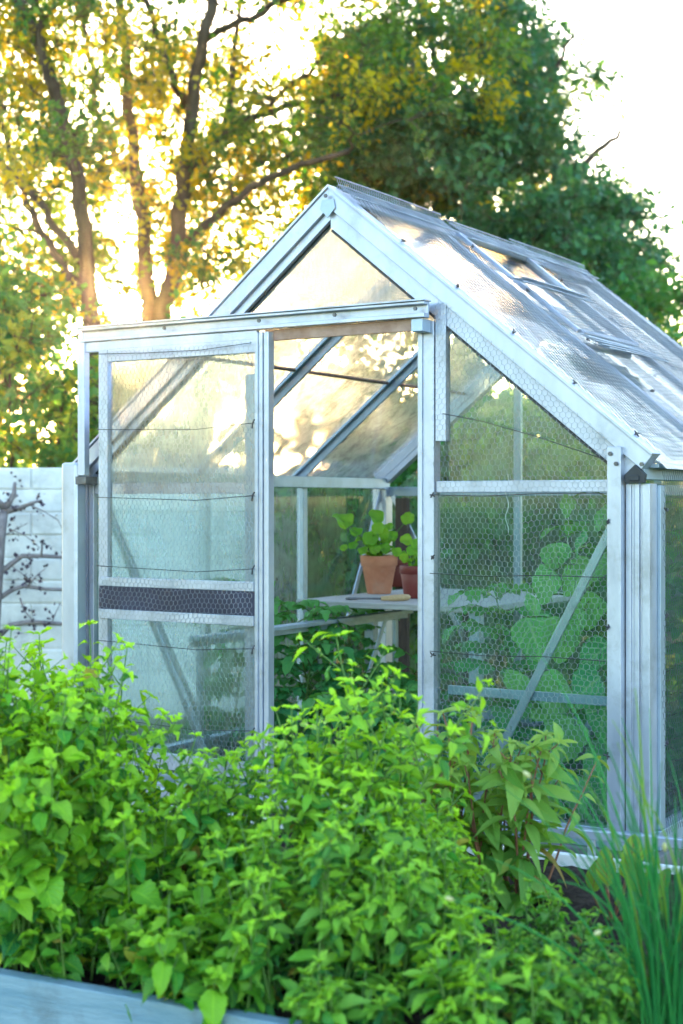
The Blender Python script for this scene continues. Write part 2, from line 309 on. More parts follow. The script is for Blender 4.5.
# ------------------------------------------------------------------ wire netting
def hexnet(name, o, eu, ev, W, H, parent, cell=.02, r=.00055, inside=None, wob=.0035, material='wire', amp_pts=None):
    """hexagonal chicken wire on the rectangle o + u*eu + v*ev, as three sided wires"""
    o = np.array(o, float); eu = norm(np.array(eu, float)); ev = norm(np.array(ev, float)); nn = np.cross(eu, ev)
    s = cell / math.sqrt(3); dy = 1.5 * s; segs = []
    nx = int(W / cell) + 2; ny = int(H / dy) + 2
    for j in range(ny):
        ox = (j % 2) * cell / 2; y = j * dy
        xs = np.arange(nx) * cell + ox
        # vertical twist, then the two slanting wires
        a = np.stack([xs, np.full(nx, y)], 1); b = np.stack([xs, np.full(nx, y + s)], 1); c = np.stack([xs + cell / 2, np.full(nx, y + dy)], 1); d = np.stack([xs - cell / 2, np.full(nx, y + dy)], 1)
        segs.append(np.concatenate([np.stack([a, b], 1)])); segs.append(np.stack([b, c], 1)); segs.append(np.stack([b, d], 1))
    thick = np.concatenate([np.full(len(x), 1.5 if i % 3 == 0 else 1.) for i, x in enumerate(segs)]); S = np.concatenate(segs)
    # the factory mesh is never regular: bend the sheet a little
    def warp(q):
        u, v = q[..., 0], q[..., 1]
        return np.stack([u + .007 * np.sin(v * 9 + 1 + u * 3) + .004 * np.sin(v * 23 + u * 7), v + .007 * np.sin(u * 11 + v * 4) + .003 * np.sin(u * 31 + v * 5)], -1)
    S = warp(S); S += rng.normal(size=(1, 2, 2)) * 0; mid = S.mean(1); ok = (mid[:, 0] > 0) & (mid[:, 0] < W) & (mid[:, 1] > 0) & (mid[:, 1] < H)
    if inside is not None: ok &= inside(mid[:, 0], mid[:, 1])
    S = S[ok]; thick = thick[ok]
    z = wob * (np.sin(S[..., 0] * 17 + 2) * np.sin(S[..., 1] * 13) + .6 * np.sin(S[..., 1] * 31 + S[..., 0] * 9))
    P = o + S[..., 0:1] * eu + S[..., 1:2] * ev + z[..., None] * nn
    d = norm(P[:, 1] - P[:, 0]); x = norm(np.cross(d, nn)); yv = np.cross(d, x); n = len(P)
    ang = np.array([0, 2 * PI / 3, 4 * PI / 3]) + .5
    ring = (np.cos(ang)[None, :, None] * x[:, None] + np.sin(ang)[None, :, None] * yv[:, None]) * (r * thick)[:, None, None]
    V = np.concatenate([P[:, 0:1] + ring, P[:, 1:2] + ring], 1).reshape(-1, 3)
    F = np.array([(0, 1, 4, 3), (1, 2, 5, 4), (2, 0, 3, 5)]); F = (np.arange(n)[:, None, None] * 6 + F[None]).reshape(-1, 4)
    return mesh_object(name, V, F, M[material], parent)

def sheet(name, pts, mt, parent):
    return mesh_object(name, np.array(pts, float), [list(range(len(pts)))], mt, parent)

exec_parts = []
# ================================================================== GREENHOUSE
Z0 = .236; ZE = 1.22; ZR = 2.004; W = .965; LEN = 1.93
sl = norm(np.array([W, 0, ZE - ZR])); slope = math.atan2(ZR - ZE, W)           # down the right slope
nR = np.array([math.sin(slope), 0, math.cos(slope)]); nL = np.array([-math.sin(slope), 0, math.cos(slope)])
def roofz(x): return ZR - (ZR - ZE) * abs(x) / W
gh = thing('greenhouse', 'small aluminium greenhouse with pitched glass roof wrapped in chicken wire, sliding door pushed open', 'greenhouse', (0, LEN / 2, 0))
def part(mb, name, m='alu', par=None, bevel=.0015, label=None, smooth=False):
    o = mb.build(name, M[m], par or gh, bevel=bevel, smooth=smooth)
    if label: o['label'] = label
    return o
YV = (0, 1, 0); XV = (1, 0, 0)
# base
b = MB(); b.box((-W-.03, -.03, 0), (W+.03, .09, Z0-.035)); b.box((-W-.03, LEN-.09, 0), (W+.03, LEN+.03, Z0-.035)); b.box((-W-.03, .092, 0), (-W+.09, LEN-.092, Z0-.035)); b.box((W-.09, .092, 0), (W+.03, LEN-.092, Z0-.035)); part(b, 'base', 'brickbase', bevel=.004)
# sills
for (a, c) in (((-W, -.012, Z0-.034), (W, .03, Z0+.018)), ((-W, LEN-.03, Z0-.034), (W, LEN+.012, Z0+.018)), ((-W-.01, .032, Z0-.034), (-W+.035, LEN-.032, Z0+.016)), ((W-.035, .032, Z0-.034), (W+.01, LEN-.032, Z0+.016))):
    b = MB(); b.box(a, c); part(b, 'sill', 'alu_grey')
# corner posts: ribbed extrusions
def ribbed(x0, x1, y0, y1, z0, z1, flip=1):
    """upright with two grooves in the front face"""
    w = x1 - x0; d = y1 - y0
    pr = [(0,0),(.22*w,0),(.24*w,.006),(.34*w,.006),(.36*w,0),(.56*w,0),(.58*w,.008),(.66*w,.008),(.68*w,0),(w,0),(w,d),(0,d)]
    n = len(pr); V = [(x0+a, y0+bb, z) for z in (z0, z1) for a, bb in pr]
    return V, [(i, (i+1) % n, n+(i+1) % n, n+i) for i in range(n)] + [tuple(range(n))[::-1], tuple(range(n, 2*n))]
b = MB(); b.add(*ribbed(.898, .962, -.012, .045, Z0+.018, 1.149)); b.box((.858, -.041, Z0-.03), (.8955, .02, 1.244)); part(b, 'corner_post')
b = MB(); b.add(*ribbed(-.952, -.894, -.012, .045, Z0+.018, ZE-.06)); part(b, 'corner_post')
for sx in (-1, 1):
    b = MB(); b.box((sx*.966, LEN-.045, Z0+.018), (sx*.90, LEN+.012, ZE-.06)); part(b, 'corner_post')
b = MB(); b.box((.9575, .047, Z0+.017), (.9705, .085, ZE-.075)); part(b, 'corner_post', 'alu_grey', label='grey flashing strip on the side of the corner post')
# eaves beams and ridge
for sx in (-1, 1):
    b = MB(); b.box((sx*.905, .0, ZE-.060), (sx*.945, LEN, ZE-.016)); b.box((sx*.9475, .03, ZE-.030), (sx*.972, LEN, ZE-.019)); part(b, 'eaves_beam', 'alu_grey')
b = MB(); b.extrude([(-.03,-.004),(.03,-.004),(.03,.004),(-.03,.004)], (-.022, .03, ZR-.012), (-.022, LEN-.03, ZR-.012), (.77, 0, .63)); b.extrude([(-.03,-.004),(.03,-.004),(.03,.004),(-.03,.004)], (.022, .03, ZR-.0135), (.022, LEN-.03, ZR-.0135), (.77, 0, -.63)); part(b, 'ridge_beam')
# gable rafters
def rafter(sx, y0, y1, w, extra=0., up=.0, m='alu', name='rafter', x_in=.0, x_out=W+.012, lip=0.):
    n = nR if sx > 0 else nL; d = norm(np.array([sx * W, 0, ZE - ZR]))
    p0 = np.array([0, 0, ZR]) + d * (x_in / math.cos(slope)); p1 = np.array([0, 0, ZR]) + d * (x_out / math.cos(slope))
    b = MB(); c = -w / 2 + up; ym = (y0 + y1) / 2
    # stepped section: a raised outer flange and a recessed inner one
    t = (y1 - y0) / 2
    b.extrude([(w/2, -t), (w/2, t), (-w/2, t), (-w/2, -t*.45), (-w*.08, -t*.45), (-w*.02, -t), ], p0 + n * c + np.array([0, ym, 0]), p1 + n * c + np.array([0, ym, 0]), n) if True else None
    if lip: b.bar(p0 + n * (up + .004) + np.array([0, ym + t*.2, 0]), p1 + n * (up + .004) + np.array([0, ym + t*.2, 0]), .008, (y1-y0)*1.25, n)
    return b
def mirror_fix(b, sx): return b
def gable_rafter(sx, y, w, sgn):
    """outer flange stands proud of the inner one on the face that looks out (sgn -1 towards -y)"""
    n = nR if sx > 0 else nL; d = norm(np.array([sx * W, 0, ZE - ZR])); E = (W + .004) / math.cos(slope)
    b = MB(); A = np.array([0, y, ZR]); s0 = w * math.tan(slope) * 0
    def slab(n0, n1, ya, yb, e0=0., e1=E):
        V = []
        for yy in (y + sgn * ya, y + sgn * yb):
            for nn in (n0, n1):
                # mitre on the centre line x = 0
                k0 = -nn * math.sin(slope) / math.cos(slope) * 1.0
                p0 = np.array([0, 0, ZR]) + n * nn + d * (k0 if True else 0); p1 = np.array([0, 0, ZR]) + n * nn + d * e1
                V += [(p0[0], yy, p0[2]), (p1[0], yy, p1[2])]
        b.add(V, [(0,1,3,2),(4,6,7,5),(0,4,5,1),(2,3,7,6),(0,2,6,4),(1,5,7,3)])
    slab(-.040, .004, -.03, .022)          # outer flange
    slab(-w, -.041, -.03, .010)            # inner web
    slab(.0045, .012, -.034, .028)         # cover lip along the roof edge
    return b
for y, sg in ((0., 1), (LEN, -1)):
    for sx in (-1, 1):
        b = gable_rafter(sx, y, .066 if sx < 0 else .084, -sg if False else (1 if sg < 0 else -1)); part(b, 'rafter', bevel=.0012)
# black glazing gasket under the front rafters
for sx in (-1, 1):
    n = nR if sx > 0 else nL; d = norm(np.array([sx*W, 0, ZE-ZR])); w = .070 if sx < 0 else .088
    p = np.array([0, -.004, ZR]) - n * w
    b = MB(); b.bar(p + d * (w * math.tan(slope) + .004), p + d * 1.20, .006, .012, n); part(b, 'gasket', 'rubber', bevel=0)
# apex plate
b = MB(); b.add([(-.026, -.0265, ZR-.055), (0, -.0265, ZR-.082), (.026, -.0265, ZR-.055), (.02, -.0265, ZR-.028), (-.02, -.0265, ZR-.028)] + [(-.026, -.0235, ZR-.055), (0, -.0235, ZR-.082), (.026, -.0235, ZR-.055), (.02, -.0235, ZR-.028), (-.02, -.0235, ZR-.028)],
        [(0,1,2,3,4), (9,8,7,6,5)] + [(i, 5+i, 5+(i+1) % 5, (i+1) % 5) for i in range(5)]); part(b, 'apex_plate', 'alu_grey', bevel=.001)
# bolts on frame
def bolt(x, y, z, r=.006, m='steel'):
    b = MB(); b.tube([(x, y, z), (x, y-.005, z)], r, 6); part(b, 'bolt', m, bevel=0)
for (x, z) in ((.868, 1.226), (.884, 1.200)): bolt(x, -.0415, z)
for (x, z) in ((.950, ZE-.022), (0., ZR-.02)): bolt(x, -.0345, z)
# gutter end cap (black, house shaped)
b = MB(); pr = [(.903, 1.150), (.953, 1.150), (.957, 1.172), (.929, 1.198), (.901, 1.172)]
b.add([(x, -.030, z) for x, z in pr] + [(x, -.014, z) for x, z in pr], [(0,1,2,3,4)[::1], (9,8,7,6,5)] + [(i, 5+i, 5+(i+1) % 5, (i+1) % 5) for i in range(5)])
b.box((.915, -.036, 1.156), (.941, -.031, 1.170)); part(b, 'gutter_cap', 'rubber', bevel=.0015)
# roof glazing bars, left and right
BAY = [.0, .643, 1.287, LEN]
for sx in (-1, 1):
    n = nR if sx > 0 else nL; d = norm(np.array([sx*W, 0, ZE-ZR])); E = W / math.cos(slope)
    for y in BAY[1:3]:
        b = MB(); p = np.array([0, y, ZR])
        b.extrude([(-.034,-.005),(-.034,.005),(-.006,.005),(-.006,.020),(.010,.020),(.010,-.020),(-.006,-.020),(-.006,-.005)], p + d * .03 - n * .006, p + d * (E+.03) - n * .006, n)
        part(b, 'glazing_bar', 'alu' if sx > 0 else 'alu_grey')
    b = MB(); k = .56 if sx < 0 else .5
    for y0, y1 in zip(BAY[:-1], BAY[1:]):
        p = np.array([0, 0, ZR]) + d * E * k - n * .012
        b.bar(p + np.array([0, y0 + .03, 0]), p + np.array([0, y1 - .03, 0]), .010, .008, d)
    part(b, 'lap_strip', 'alu_grey' if sx > 0 else 'rust', bevel=0)
# side wall mullions and braces
for sx in (-1, 1):
    for y in BAY[1:3]:
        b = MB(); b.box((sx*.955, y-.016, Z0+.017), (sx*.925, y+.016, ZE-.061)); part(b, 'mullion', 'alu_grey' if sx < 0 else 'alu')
# gable: jambs, rails, braces
b = MB(); b.box((.292, -.020, Z0+.0185), (.343, .02, ZR-.40)); b.box((.3005, -.026, Z0+.0185), (.309, -.0205, ZR-.42)); part(b, 'door_jamb')
b = MB(); b.box((.3455, -.016, 1.27), (.378, .012, 1.685)); part(b, 'jamb_plate')
b = MB(); b.box((-.302, -.012, Z0+.0185), (-.268, .02, 1.485)); part(b, 'door_jamb', 'alu_grey')
b = MB(); b.box((.345, -.010, 1.128), (.851, .012, 1.160)); part(b, 'gable_rail')
b = MB(); b.box((-.892, -.010, 1.128), (-.304, .012, 1.160)); part(b, 'gable_rail')
b = MB(); b.box((-.905, LEN-.012, 1.128), (.905, LEN+.010, 1.168)); part(b, 'gable_rail', 'alu_grey')
for x in (-.30, .30):
    b = MB(); b.box((x-.016, LEN-.008, Z0+.0185), (x+.016, LEN+.012, 1.126)); part(b, 'mullion', 'alu_grey')
for x in (-.30, .30):
    b = MB(); b.box((x-.016, LEN-.008, 1.17), (x+.016, LEN+.012, roofz(x)-.08)); part(b, 'mullion', 'alu_grey')
def strap(p0, p1, m='alu', w=.024, t=.006, side=None):
    d = norm(np.array(p1, float) - np.array(p0, float)); s = np.cross(d, side) if side is not None else np.cross(d, [0,1,0]); b = MB(); b.bar(p0, p1, w, t, s); part(b, 'brace', m)
strap((.848, .022, 1.040), (.437, .022, Z0+.02)); strap((-.848, .022, 1.040), (-.437, .022, Z0+.02))
strap((-.925, LEN-.04, 1.15), (-.925, 1.60, .60), 'alu', side=(1,0,0)); strap((-.88, LEN-.022, 1.13), (-.52, LEN-.022, .50), 'alu')
strap((-.915, .06, 1.12), (-.915, .60, .30), 'alu', side=(1,0,0))
strap((.915, LEN-.05, 1.12), (.915, 1.40, .36), 'alu', side=(1,0,0))
# top sliding track, its underside runner, end bar and bracket
b = MB(); tz = 1.626
b.extrude([(-.022,-.016),(.022,-.016),(.022,.016),(.014,.016),(.014,-.006),(-.010,-.006),(-.010,.016),(-.022,.016)], (-.905, -.066, tz+.004), (.345, -.066, tz+.004), (0,0,1)); part(b, 'door_track')
b = MB(); b.box((-.908, -.0885, tz+.0265), (.347, -.044, tz+.0315)); part(b, 'door_track', label='thin top lip of the sliding door track', bevel=.001)
b = MB(); b.box((-.195, -.062, tz-.052), (.316, -.050, tz-.0195)); part(b, 'runner', 'rust')
b = MB(); b.box((-.880, -.074, tz-.05), (-.216, -.058, tz-.0195)); part(b, 'runner', 'alu')
b = MB(); b.box((-.902, -.080, tz-.44), (-.874, -.055, tz-.0185)); part(b, 'track_end_bar')
b = MB(); b.box((-.950, -.078, tz-.468), (-.870, -.022, tz-.443)); part(b, 'bracket', 'steel')
for x in (-.895, -.55, -.20, .06, .32): bolt(x, -.0825, tz+.006, .006)
b = MB(); b.box((.300, -.072, tz-.055), (.335, -.022, tz-.0195)); part(b, 'bracket', 'alu_grey')
# downpipe with a rounded head
b = MB(); b.extrude([(-.032,-.026),(.024,-.026),(.032,-.018),(.032,.026),(-.032,.026)], (-.940, -.055, .02), (-.940, -.055, 1.228), (1,0,0)); part(b, 'downpipe', bevel=.009)
# glass
e_ = .945
sheet('glass_pane', [(.345, 0, Z0+.02), (.852, 0, Z0+.02), (.852, 0, 1.126), (.345, 0, 1.126)], M['glass_front'], gh)
sheet('glass_pane', [(.380, 0, 1.162), (.845, 0, 1.162), (.845, 0, roofz(.845)-.09), (.380, 0, roofz(.38)-.10)], M['glass_front'], gh)
sheet('glass_pane', [(-.892, 0, Z0+.02), (-.304, 0, Z0+.02), (-.304, 0, 1.126), (-.892, 0, 1.126)], M['glass_front'], gh)
sheet('glass_pane', [(-.845, 0, 1.162), (-.304, 0, 1.162), (-.304, 0, roofz(.304)-.09), (-.845, 0, roofz(.845)-.08)], M['glass_front'], gh)
sheet('gable_glass', [(-.40, .002, 1.600), (.40, .002, 1.600), (0, .002, 1.935)], M['glass_roof'], gh)
xs = [-.89, -.318, -.282, .282, .318, .89]
for i in (0, 2, 4): sheet('glass_pane', [(xs[i], LEN, Z0+.02), (xs[i+1], LEN, Z0+.02), (xs[i+1], LEN, 1.126), (xs[i], LEN, 1.126)], M['glass_wall'], gh)
sheet('gable_glass', [(-.86, LEN, 1.17), (.86, LEN, 1.17), (0, LEN, 1.90)], M['glass_wall'], gh)
for sx in (-1, 1):
    d = norm(np.array([sx*W, 0, ZE-ZR])); n = nR if sx > 0 else nL; E = W / math.cos(slope)
    for y0, y1 in zip(BAY[:-1], BAY[1:]):
        q = []
        for e, y in ((.035, y0+.022), (E+.045, y0+.022), (E+.045, y1-.022), (.035, y1-.022)):
            q.append(np.array([0, y, ZR]) + d * e - n * .0055)
        sheet('roof_pane', q, M['glass_roof' if sx < 0 else 'glass_sky'], gh)
        sheet('glass_pane', [(sx*.942, y0+.02, Z0+.017), (sx*.942, y1-.02, Z0+.017), (sx*.942, y1-.02, ZE-.062), (sx*.942, y0+.02, ZE-.062)], M['glass_wall' if sx < 0 else 'glass_side'], gh)
# roof vent in the middle bay of the right slope
d = sl; n = nR; E = W / math.cos(slope)
def RP(e, y, h): return np.array([0, y, ZR]) + d * e + n * h
for y in (.70, 1.22):
    b = MB(); b.bar(RP(.05, y, .016), RP(.60, y, .016), .022, .014, np.array([0, 1, 0])); part(b, 'vent_frame')
for e in (.06, .60):
    b = MB(); b.bar(RP(e, .715, .016), RP(e, 1.205, .016), .026, .012, d); part(b, 'vent_frame')
# netting: gable right, its strip over the rafter, roof, side wall, lips
hexnet('wire_netting', (.345, -.030, Z0+.03), (1,0,0), (0,0,1), .512, 1.62, gh, .0165, .0005, inside=lambda u, v: (v + Z0 + .03 < ZR - (ZR-ZE) * (u+.345) / W - .045))
NET = dict(cell=.024, r=.0009, wob=.0012)
hexnet('wire_netting', RP(.0, .02, .020), (0,1,0), d, .63, E+.04, gh, **NET)
hexnet('wire_netting', RP(.30, .66, .030), (0,1,0), d, .61, E+.04-.30, gh, **NET)
hexnet('wire_netting', RP(.0, 1.30, .020), (0,1,0), d, .62, E+.04, gh, **NET)
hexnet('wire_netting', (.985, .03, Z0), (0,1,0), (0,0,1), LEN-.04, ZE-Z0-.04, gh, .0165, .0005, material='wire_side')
def lip(e, y0, y1, h, wd, tilt, cell=.011):
    dirn = norm(d * math.cos(tilt) + n * math.sin(tilt)) * (1 if wd > 0 else -1); wd = abs(wd)
    o = hexnet('netting_lip', RP(e, y0, h), (0,1,0), dirn, y1-y0, wd, gh, cell, .0007)
    b = MB(); p = RP(e, y0, h) + dirn * wd; b.tube([p, p + np.array([0, (y1-y0)*.5, .002]), p + np.array([0, y1-y0, 0])], .0022, 5)
    p = RP(e, y0, h); b.tube([p, p + np.array([0, (y1-y0)*.5, -.002]), p + np.array([0, y1-y0, 0])], .0022, 5)
    part(b, 'netting_edge', 'wire', bevel=0)
lip(.0, .01, .67, .012, -.034, R(-42)); lip(.01, .70, 1.32, .012, -.030, R(-30)); lip(.0, 1.20, 1.90, .012, -.034, R(-42))
lip(.0, .01, .67, .024, .07, R(2)); lip(.005, .70, 1.32, .026, .10, R(4)); lip(.0, 1.20, 1.90, .026, .06, R(4))
lip(.355, .56, 1.13, .034, .055, R(18)); lip(.37, .57, 1.12, .040, .03, R(40)); lip(.66, .56, 1.10, .034, .06, R(14), .009); lip(.69, .56, 1.09, .044, .05, R(8), .009); lip(.715, .57, 1.10, .036, .05, R(22), .009)
# twist ties holding the netting down
clip_me = None
def clip(p):
    global clip_me
    if clip_me is None:
        b = MB(); b.tube([(-.009, 0, .004), (0, 0, 0), (.009, .003, .005)], .0022, 5); b.tube([(0, -.008, 0), (0, 0, .006), (.002, .007, .001)], .0022, 5)
        o = part(b, 'netting_clip', 'wire_dark', bevel=0); clip_me = o.data
        # mesh was written relative to the greenhouse origin; rewrite round its own centre
        for v in o.data.vertices: v.co += Vector(origin(gh))
    else:
        o = bpy.data.objects.new('netting_clip', clip_me); COL.objects.link(o); o.parent = gh
    o.location = Vector(p) - Vector(origin(gh)); o.rotation_euler = (rng.random()*2, rng.random()*2, rng.random()*3)
for e in (.28, .50, .72, .95, 1.17): clip(RP(e, .012, .016))
for e in (.15, .40, .66, .93, 1.14): clip(RP(e, .643, .022)); clip(RP(e*.97+.05, 1.287, .022))
for z in (.45, .78, 1.05): clip((.860, -.045, z)); clip((.985, .045, z+.03))
for z in (.42, .68, .95, 1.12): clip((.345, -.034, z))
# tie wires across the gable netting
def wire(pts, parent, r=.0011): 
    b = MB(); b.tube(pts, r, 4); b.build('tie_wire', M['wire_dark'], parent, smooth=True)
for z in (1.122, .905, .69): wire([(.338, -.034, z), (.5, -.034, z-.004), (.68, -.033, z+.003), (.856, -.043, z+.002)], gh)
wire([(.378, -.034, 1.345), (.5, -.034, 1.32), (.66, -.034, 1.275), (.84, -.034, 1.215)], gh, .0013)
# lower inner rail seen through the right pane
b = MB(); b.box((.36, .03, .565), (.85, .045, .59)); part(b, 'inner_rail', 'alu_grey')
# sliding door (pushed open to the left)
DY = -.070
dr = MB(); dr.add(*ribbed(-.214, -.164, DY-.018, DY+.012, .285, 1.598))
dr.box((-.812, DY-.014, .285), (-.776, DY+.010, 1.578)); dr.box((-.7745, DY-.014, 1.540), (-.2155, DY+.008, 1.580)); dr.box((-.7745, DY-.012, .287), (-.2155, DY+.008, .335))
door = part(dr, 'door')
for z0, z1 in ((.840, .868), (.738, .768)):
    b = MB(); b.box((-.806, DY-.022, z0), (-.2155, DY-.0145, z1)); part(b, 'kick_rail', 'alu', door)
b = MB(); b.box((-.806, DY-.0195, .7685), (-.2155, DY-.010, .8395)); part(b, 'kick_band', 'navy', door)
sheet('door_glass', [(-.775, DY, .336), (-.215, DY, .336), (-.215, DY, 1.539), (-.775, DY, 1.539)], M['glass_door'], door)
hexnet('wire_netting', (-.800, DY-.027, .30), (1,0,0), (0,0,1), .585, 1.27, door, .0165, .0005)
for z in (1.329, 1.117, .903, .67, .43): wire([(-.806, DY-.030, z), (-.65, DY-.029, z-.004), (-.42, DY-.029, z-.010), (-.205, DY-.030, z+.004)], door, .0012); wire([(-.214, DY-.030, z-.012), (-.208, DY-.036, z+.004), (-.204, DY-.031, z+.014)], door, .0022)
wire([(-.806, DY-.030, 1.565), (-.6, DY-.029, 1.558), (-.4, DY-.029, 1.556), (-.216, DY-.030, 1.567)], door, .0012)
b = MB(); b.box((-.905, -.091, .215), (.345, -.056, .245)); part(b, 'door_track', 'alu', label='lower sliding door track along the sill')

# ================================================================== INSIDE THE GREENHOUSE
sh = thing('staging_shelf', 'grey wooden shelf board carrying flower pots at the far end of the greenhouse', 'shelf', (-.35, 1.40, 0))
SZ = .742
b = MB(); b.box((-.73, .92, SZ-.022), (.02, 1.20, SZ)); b.box((-.73, 1.204, SZ-.022), (.02, 1.53, SZ-.0005)); b.box((-.73, 1.534, SZ-.022), (.02, 1.86, SZ-.001)); part(b, 'shelf_board', 'greywood', sh, .003)
b = MB(); b.box((-.72, 1.40, 0), (-.68, 1.44, SZ-.0225)); b.box((-.04, .96, 0), (0., 1.0, SZ-.0225)); part(b, 'leg', 'alu_grey', sh)
b = MB(); b.box((-.47, 1.76, 0), (-.41, 1.82, SZ-.0235)); part(b, 'leg', 'darkwood', sh)
cp = thing('corner_stake', 'dark brown wooden stake standing in the rear corner of the greenhouse', 'stake', (-.82, 1.86, 0))
b = MB(); b.box((-.845, 1.868, 0), (-.79, 1.90, 1.12)); part(b, 'stake', 'darkwood', cp, .003)
fr = thing('plant_staging', 'blue grey metal staging frame without a top beside the open doorway', 'staging', (-.55, .8, 0))
fz = .648
b = MB(); b.box((-.56, .05, fz), (-.545, 1.44, fz+.035)); b.box((-.5435, .05, fz+.020), (-.52, 1.44, fz+.0345)); part(b, 'rail', 'alu_grey', fr)
for y in (.12, .92, 1.38):
    b = MB(); b.box((-.575, y-.012, 0), (-.5615, y+.012, fz+.03)); part(b, 'leg', 'alu_grey', fr)
for (a, c) in (((-.568, .95, .12), (-.568, 1.30, fz)), ((-.568, .80, fz-.05), (-.568, .98, .20)), ):
    b = MB(); b.bar(a, c, .022, .005, (0, 1, .3)); part(b, 'brace', 'alu_grey', fr)
# pots
def pot(name, label, c, r0, r1, h, rim, mt):
    t = thing(name, label, 'pot', c)
    b = MB(); b.lathe([(0, .001), (r0, 0), (r0+.002, .003), (r0 + (r1-r0)*.78, h-rim-.001), (r1*.93, h-rim), (r1, h-rim+.003), (r1*1.02, h-.004), (r1*1.0, h), (r1*.92, h-.001), (r1*.90, h-.012), (r1*.86, h-rim)], c); b.build('pot_body', M[mt], t, smooth=True)
    b = MB(); b.lathe([(0, h-.026), (r1*.5, h-.023), (r1*.885, h-.027)], c, 20); b.build('potting_soil', M['soil'], t, smooth=True); return t
# pot centres: measured as points on the shelf
def on_shelf(px, py): 
    Z = (CAM[2] - SZ) * FPX / (py - HOR); p = at(px, py, Z); p[2] = SZ; return p, Z
pc, pZ = on_shelf(379, 593.5)
S_ = pZ / FPX
pot('terracotta_pot', 'terracotta pot standing on the greenhouse shelf beside the wooden handled tool', tuple(pc), 11.5*S_, 18.5*S_, 38*S_, 10.5*S_, 'terracotta')
p2, _ = on_shelf(416, 598)
pot('plastic_pot', 'dark red pot of seedlings standing on the shelf close to the door jamb', tuple(p2), 11*S_, 15.5*S_, 31*S_, 8*S_, 'redpot')
p3 = at(396, 590, pZ*1.085); p3[2] = SZ
pot('plastic_pot', 'dark red pot half hidden behind the terracotta pot', tuple(p3), 10*S_, 14.0*S_, 30*S_, 8*S_, 'redpot')
p4 = at(404, 590, pZ*1.13); p4[2] = SZ
pot('plastic_pot', 'purple plastic pot far back on the shelf between two dark red pots', tuple(p4), 9*S_, 12*S_, 22*S_, 6*S_, 'purplepot')
# nasturtiums with round leaves
def nasturtium(label, c, top, leaves, n_small, spread):
    t = thing('nasturtium', label, 'plant', tuple(c)); st = MB(); lv = Leaves(); c = np.array(c)
    for (px, py, r, dz) in leaves:
        p = at(px, py, np.dot(c - CAM, FWD) + dz); base = c + np.array([rng.normal()*.012, rng.normal()*.012, 0])
        mid = (base + p) / 2 + np.array([0, 0, .035]); st.tube(bez(base, mid, p, 7), .0016, 5)
        R_ = r * S_ * 2; nn = norm(-FWD * (.75 + .3*rng.random()) + UP * .6 + RIGHT * rng.normal() * .35); up = norm(UP + RIGHT * rng.normal() * .4 - nn * np.dot(UP, nn))
        lv.add(pick(T_ROUND), p - up * R_ * .42, up, nn, R_, age=rng.random() * .5)
    for k in range(n_small):
        a = rng.random() * 2 * PI; q = spread * math.sqrt(rng.random()); p = c + np.array([math.cos(a)*q, math.sin(a)*q, .02 + rng.random() * top])
        st.tube(bez(c, (c+p)/2 + np.array([0,0,.02]), p, 5), .0013, 4)
        nn = norm(UP * .9 + rng.normal(size=3) * .5); D = norm(np.cross(nn, rvec()[0])); lv.add(pick(T_ROUND), p, D, nn, .03 + .03 * rng.random(), age=rng.random()*.6)
    st.build('stems', M['stem_green'], t, smooth=True); lv.build('leaves', M['nasturtium'], t)
pt = np.array(pc) + np.array([0, 0, 38*S_ - .024])
nasturtium('nasturtium with round bright green leaves growing out of the terracotta pot', pt, .10,
    [(343, 521, 11, -.05), (376, 518.5, 8.5, 0), (408, 520, 7, .03), (356, 532, 6.5, -.03), (378, 530, 7, -.06), (392, 537, 6, 0), (353, 546, 5.5, -.04), (370, 540, 8, -.05), (384, 549, 7, -.06), (364, 551, 6, -.06), (397, 553, 5, -.04), (344, 548, 4, -.02), (389, 528, 5, .03), (375, 550, 6, -.08)], 26, .065)
nasturtium('young nasturtium with round leaves growing in the dark red pot by the jamb', np.array(p2) + np.array([0, 0, 31*S_ - .024]), .05,
    [(407, 541, 6, 0), (417, 546, 6.5, -.02), (411, 552, 5, -.03), (420, 556, 5, -.03)], 8, .04)
# wooden handled hand tool lying on the shelf front
hw = thing('hand_weeder', 'hand weeder with a pale wooden handle lying on the front of the shelf', 'hand tool', (0, 0, 0))
h1, _ = on_shelf(381, 602); h2, _ = on_shelf(410, 600.5); h0, _ = on_shelf(346, 600.5)
hw.location = tuple(h1)
ax = norm(h2 - h1); hz = np.array([0, 0, .0125])
b = MB(); Ln = np.linalg.norm(h2 - h1); rr = [(0, .006), (.03, .0085), (.2, .0092), (.5, .0118), (.75, .0125), (.92, .011), (.98, .007), (1, .002)]
b.tube([h1 + hz + ax * Ln * t for t, _ in rr], [r for _, r in rr], 14); b.build('handle', M['handle'], hw, smooth=True)
b = MB(); b.tube([h1 + hz, h1 * .5 + h0 * .5 + hz * .8, h0 + hz * .6 + (h1-h0) * .1, h0 + hz*.55], [.0036, .0033, .006, .0045], 8); b.build('blade', M['steel'], hw, smooth=True)

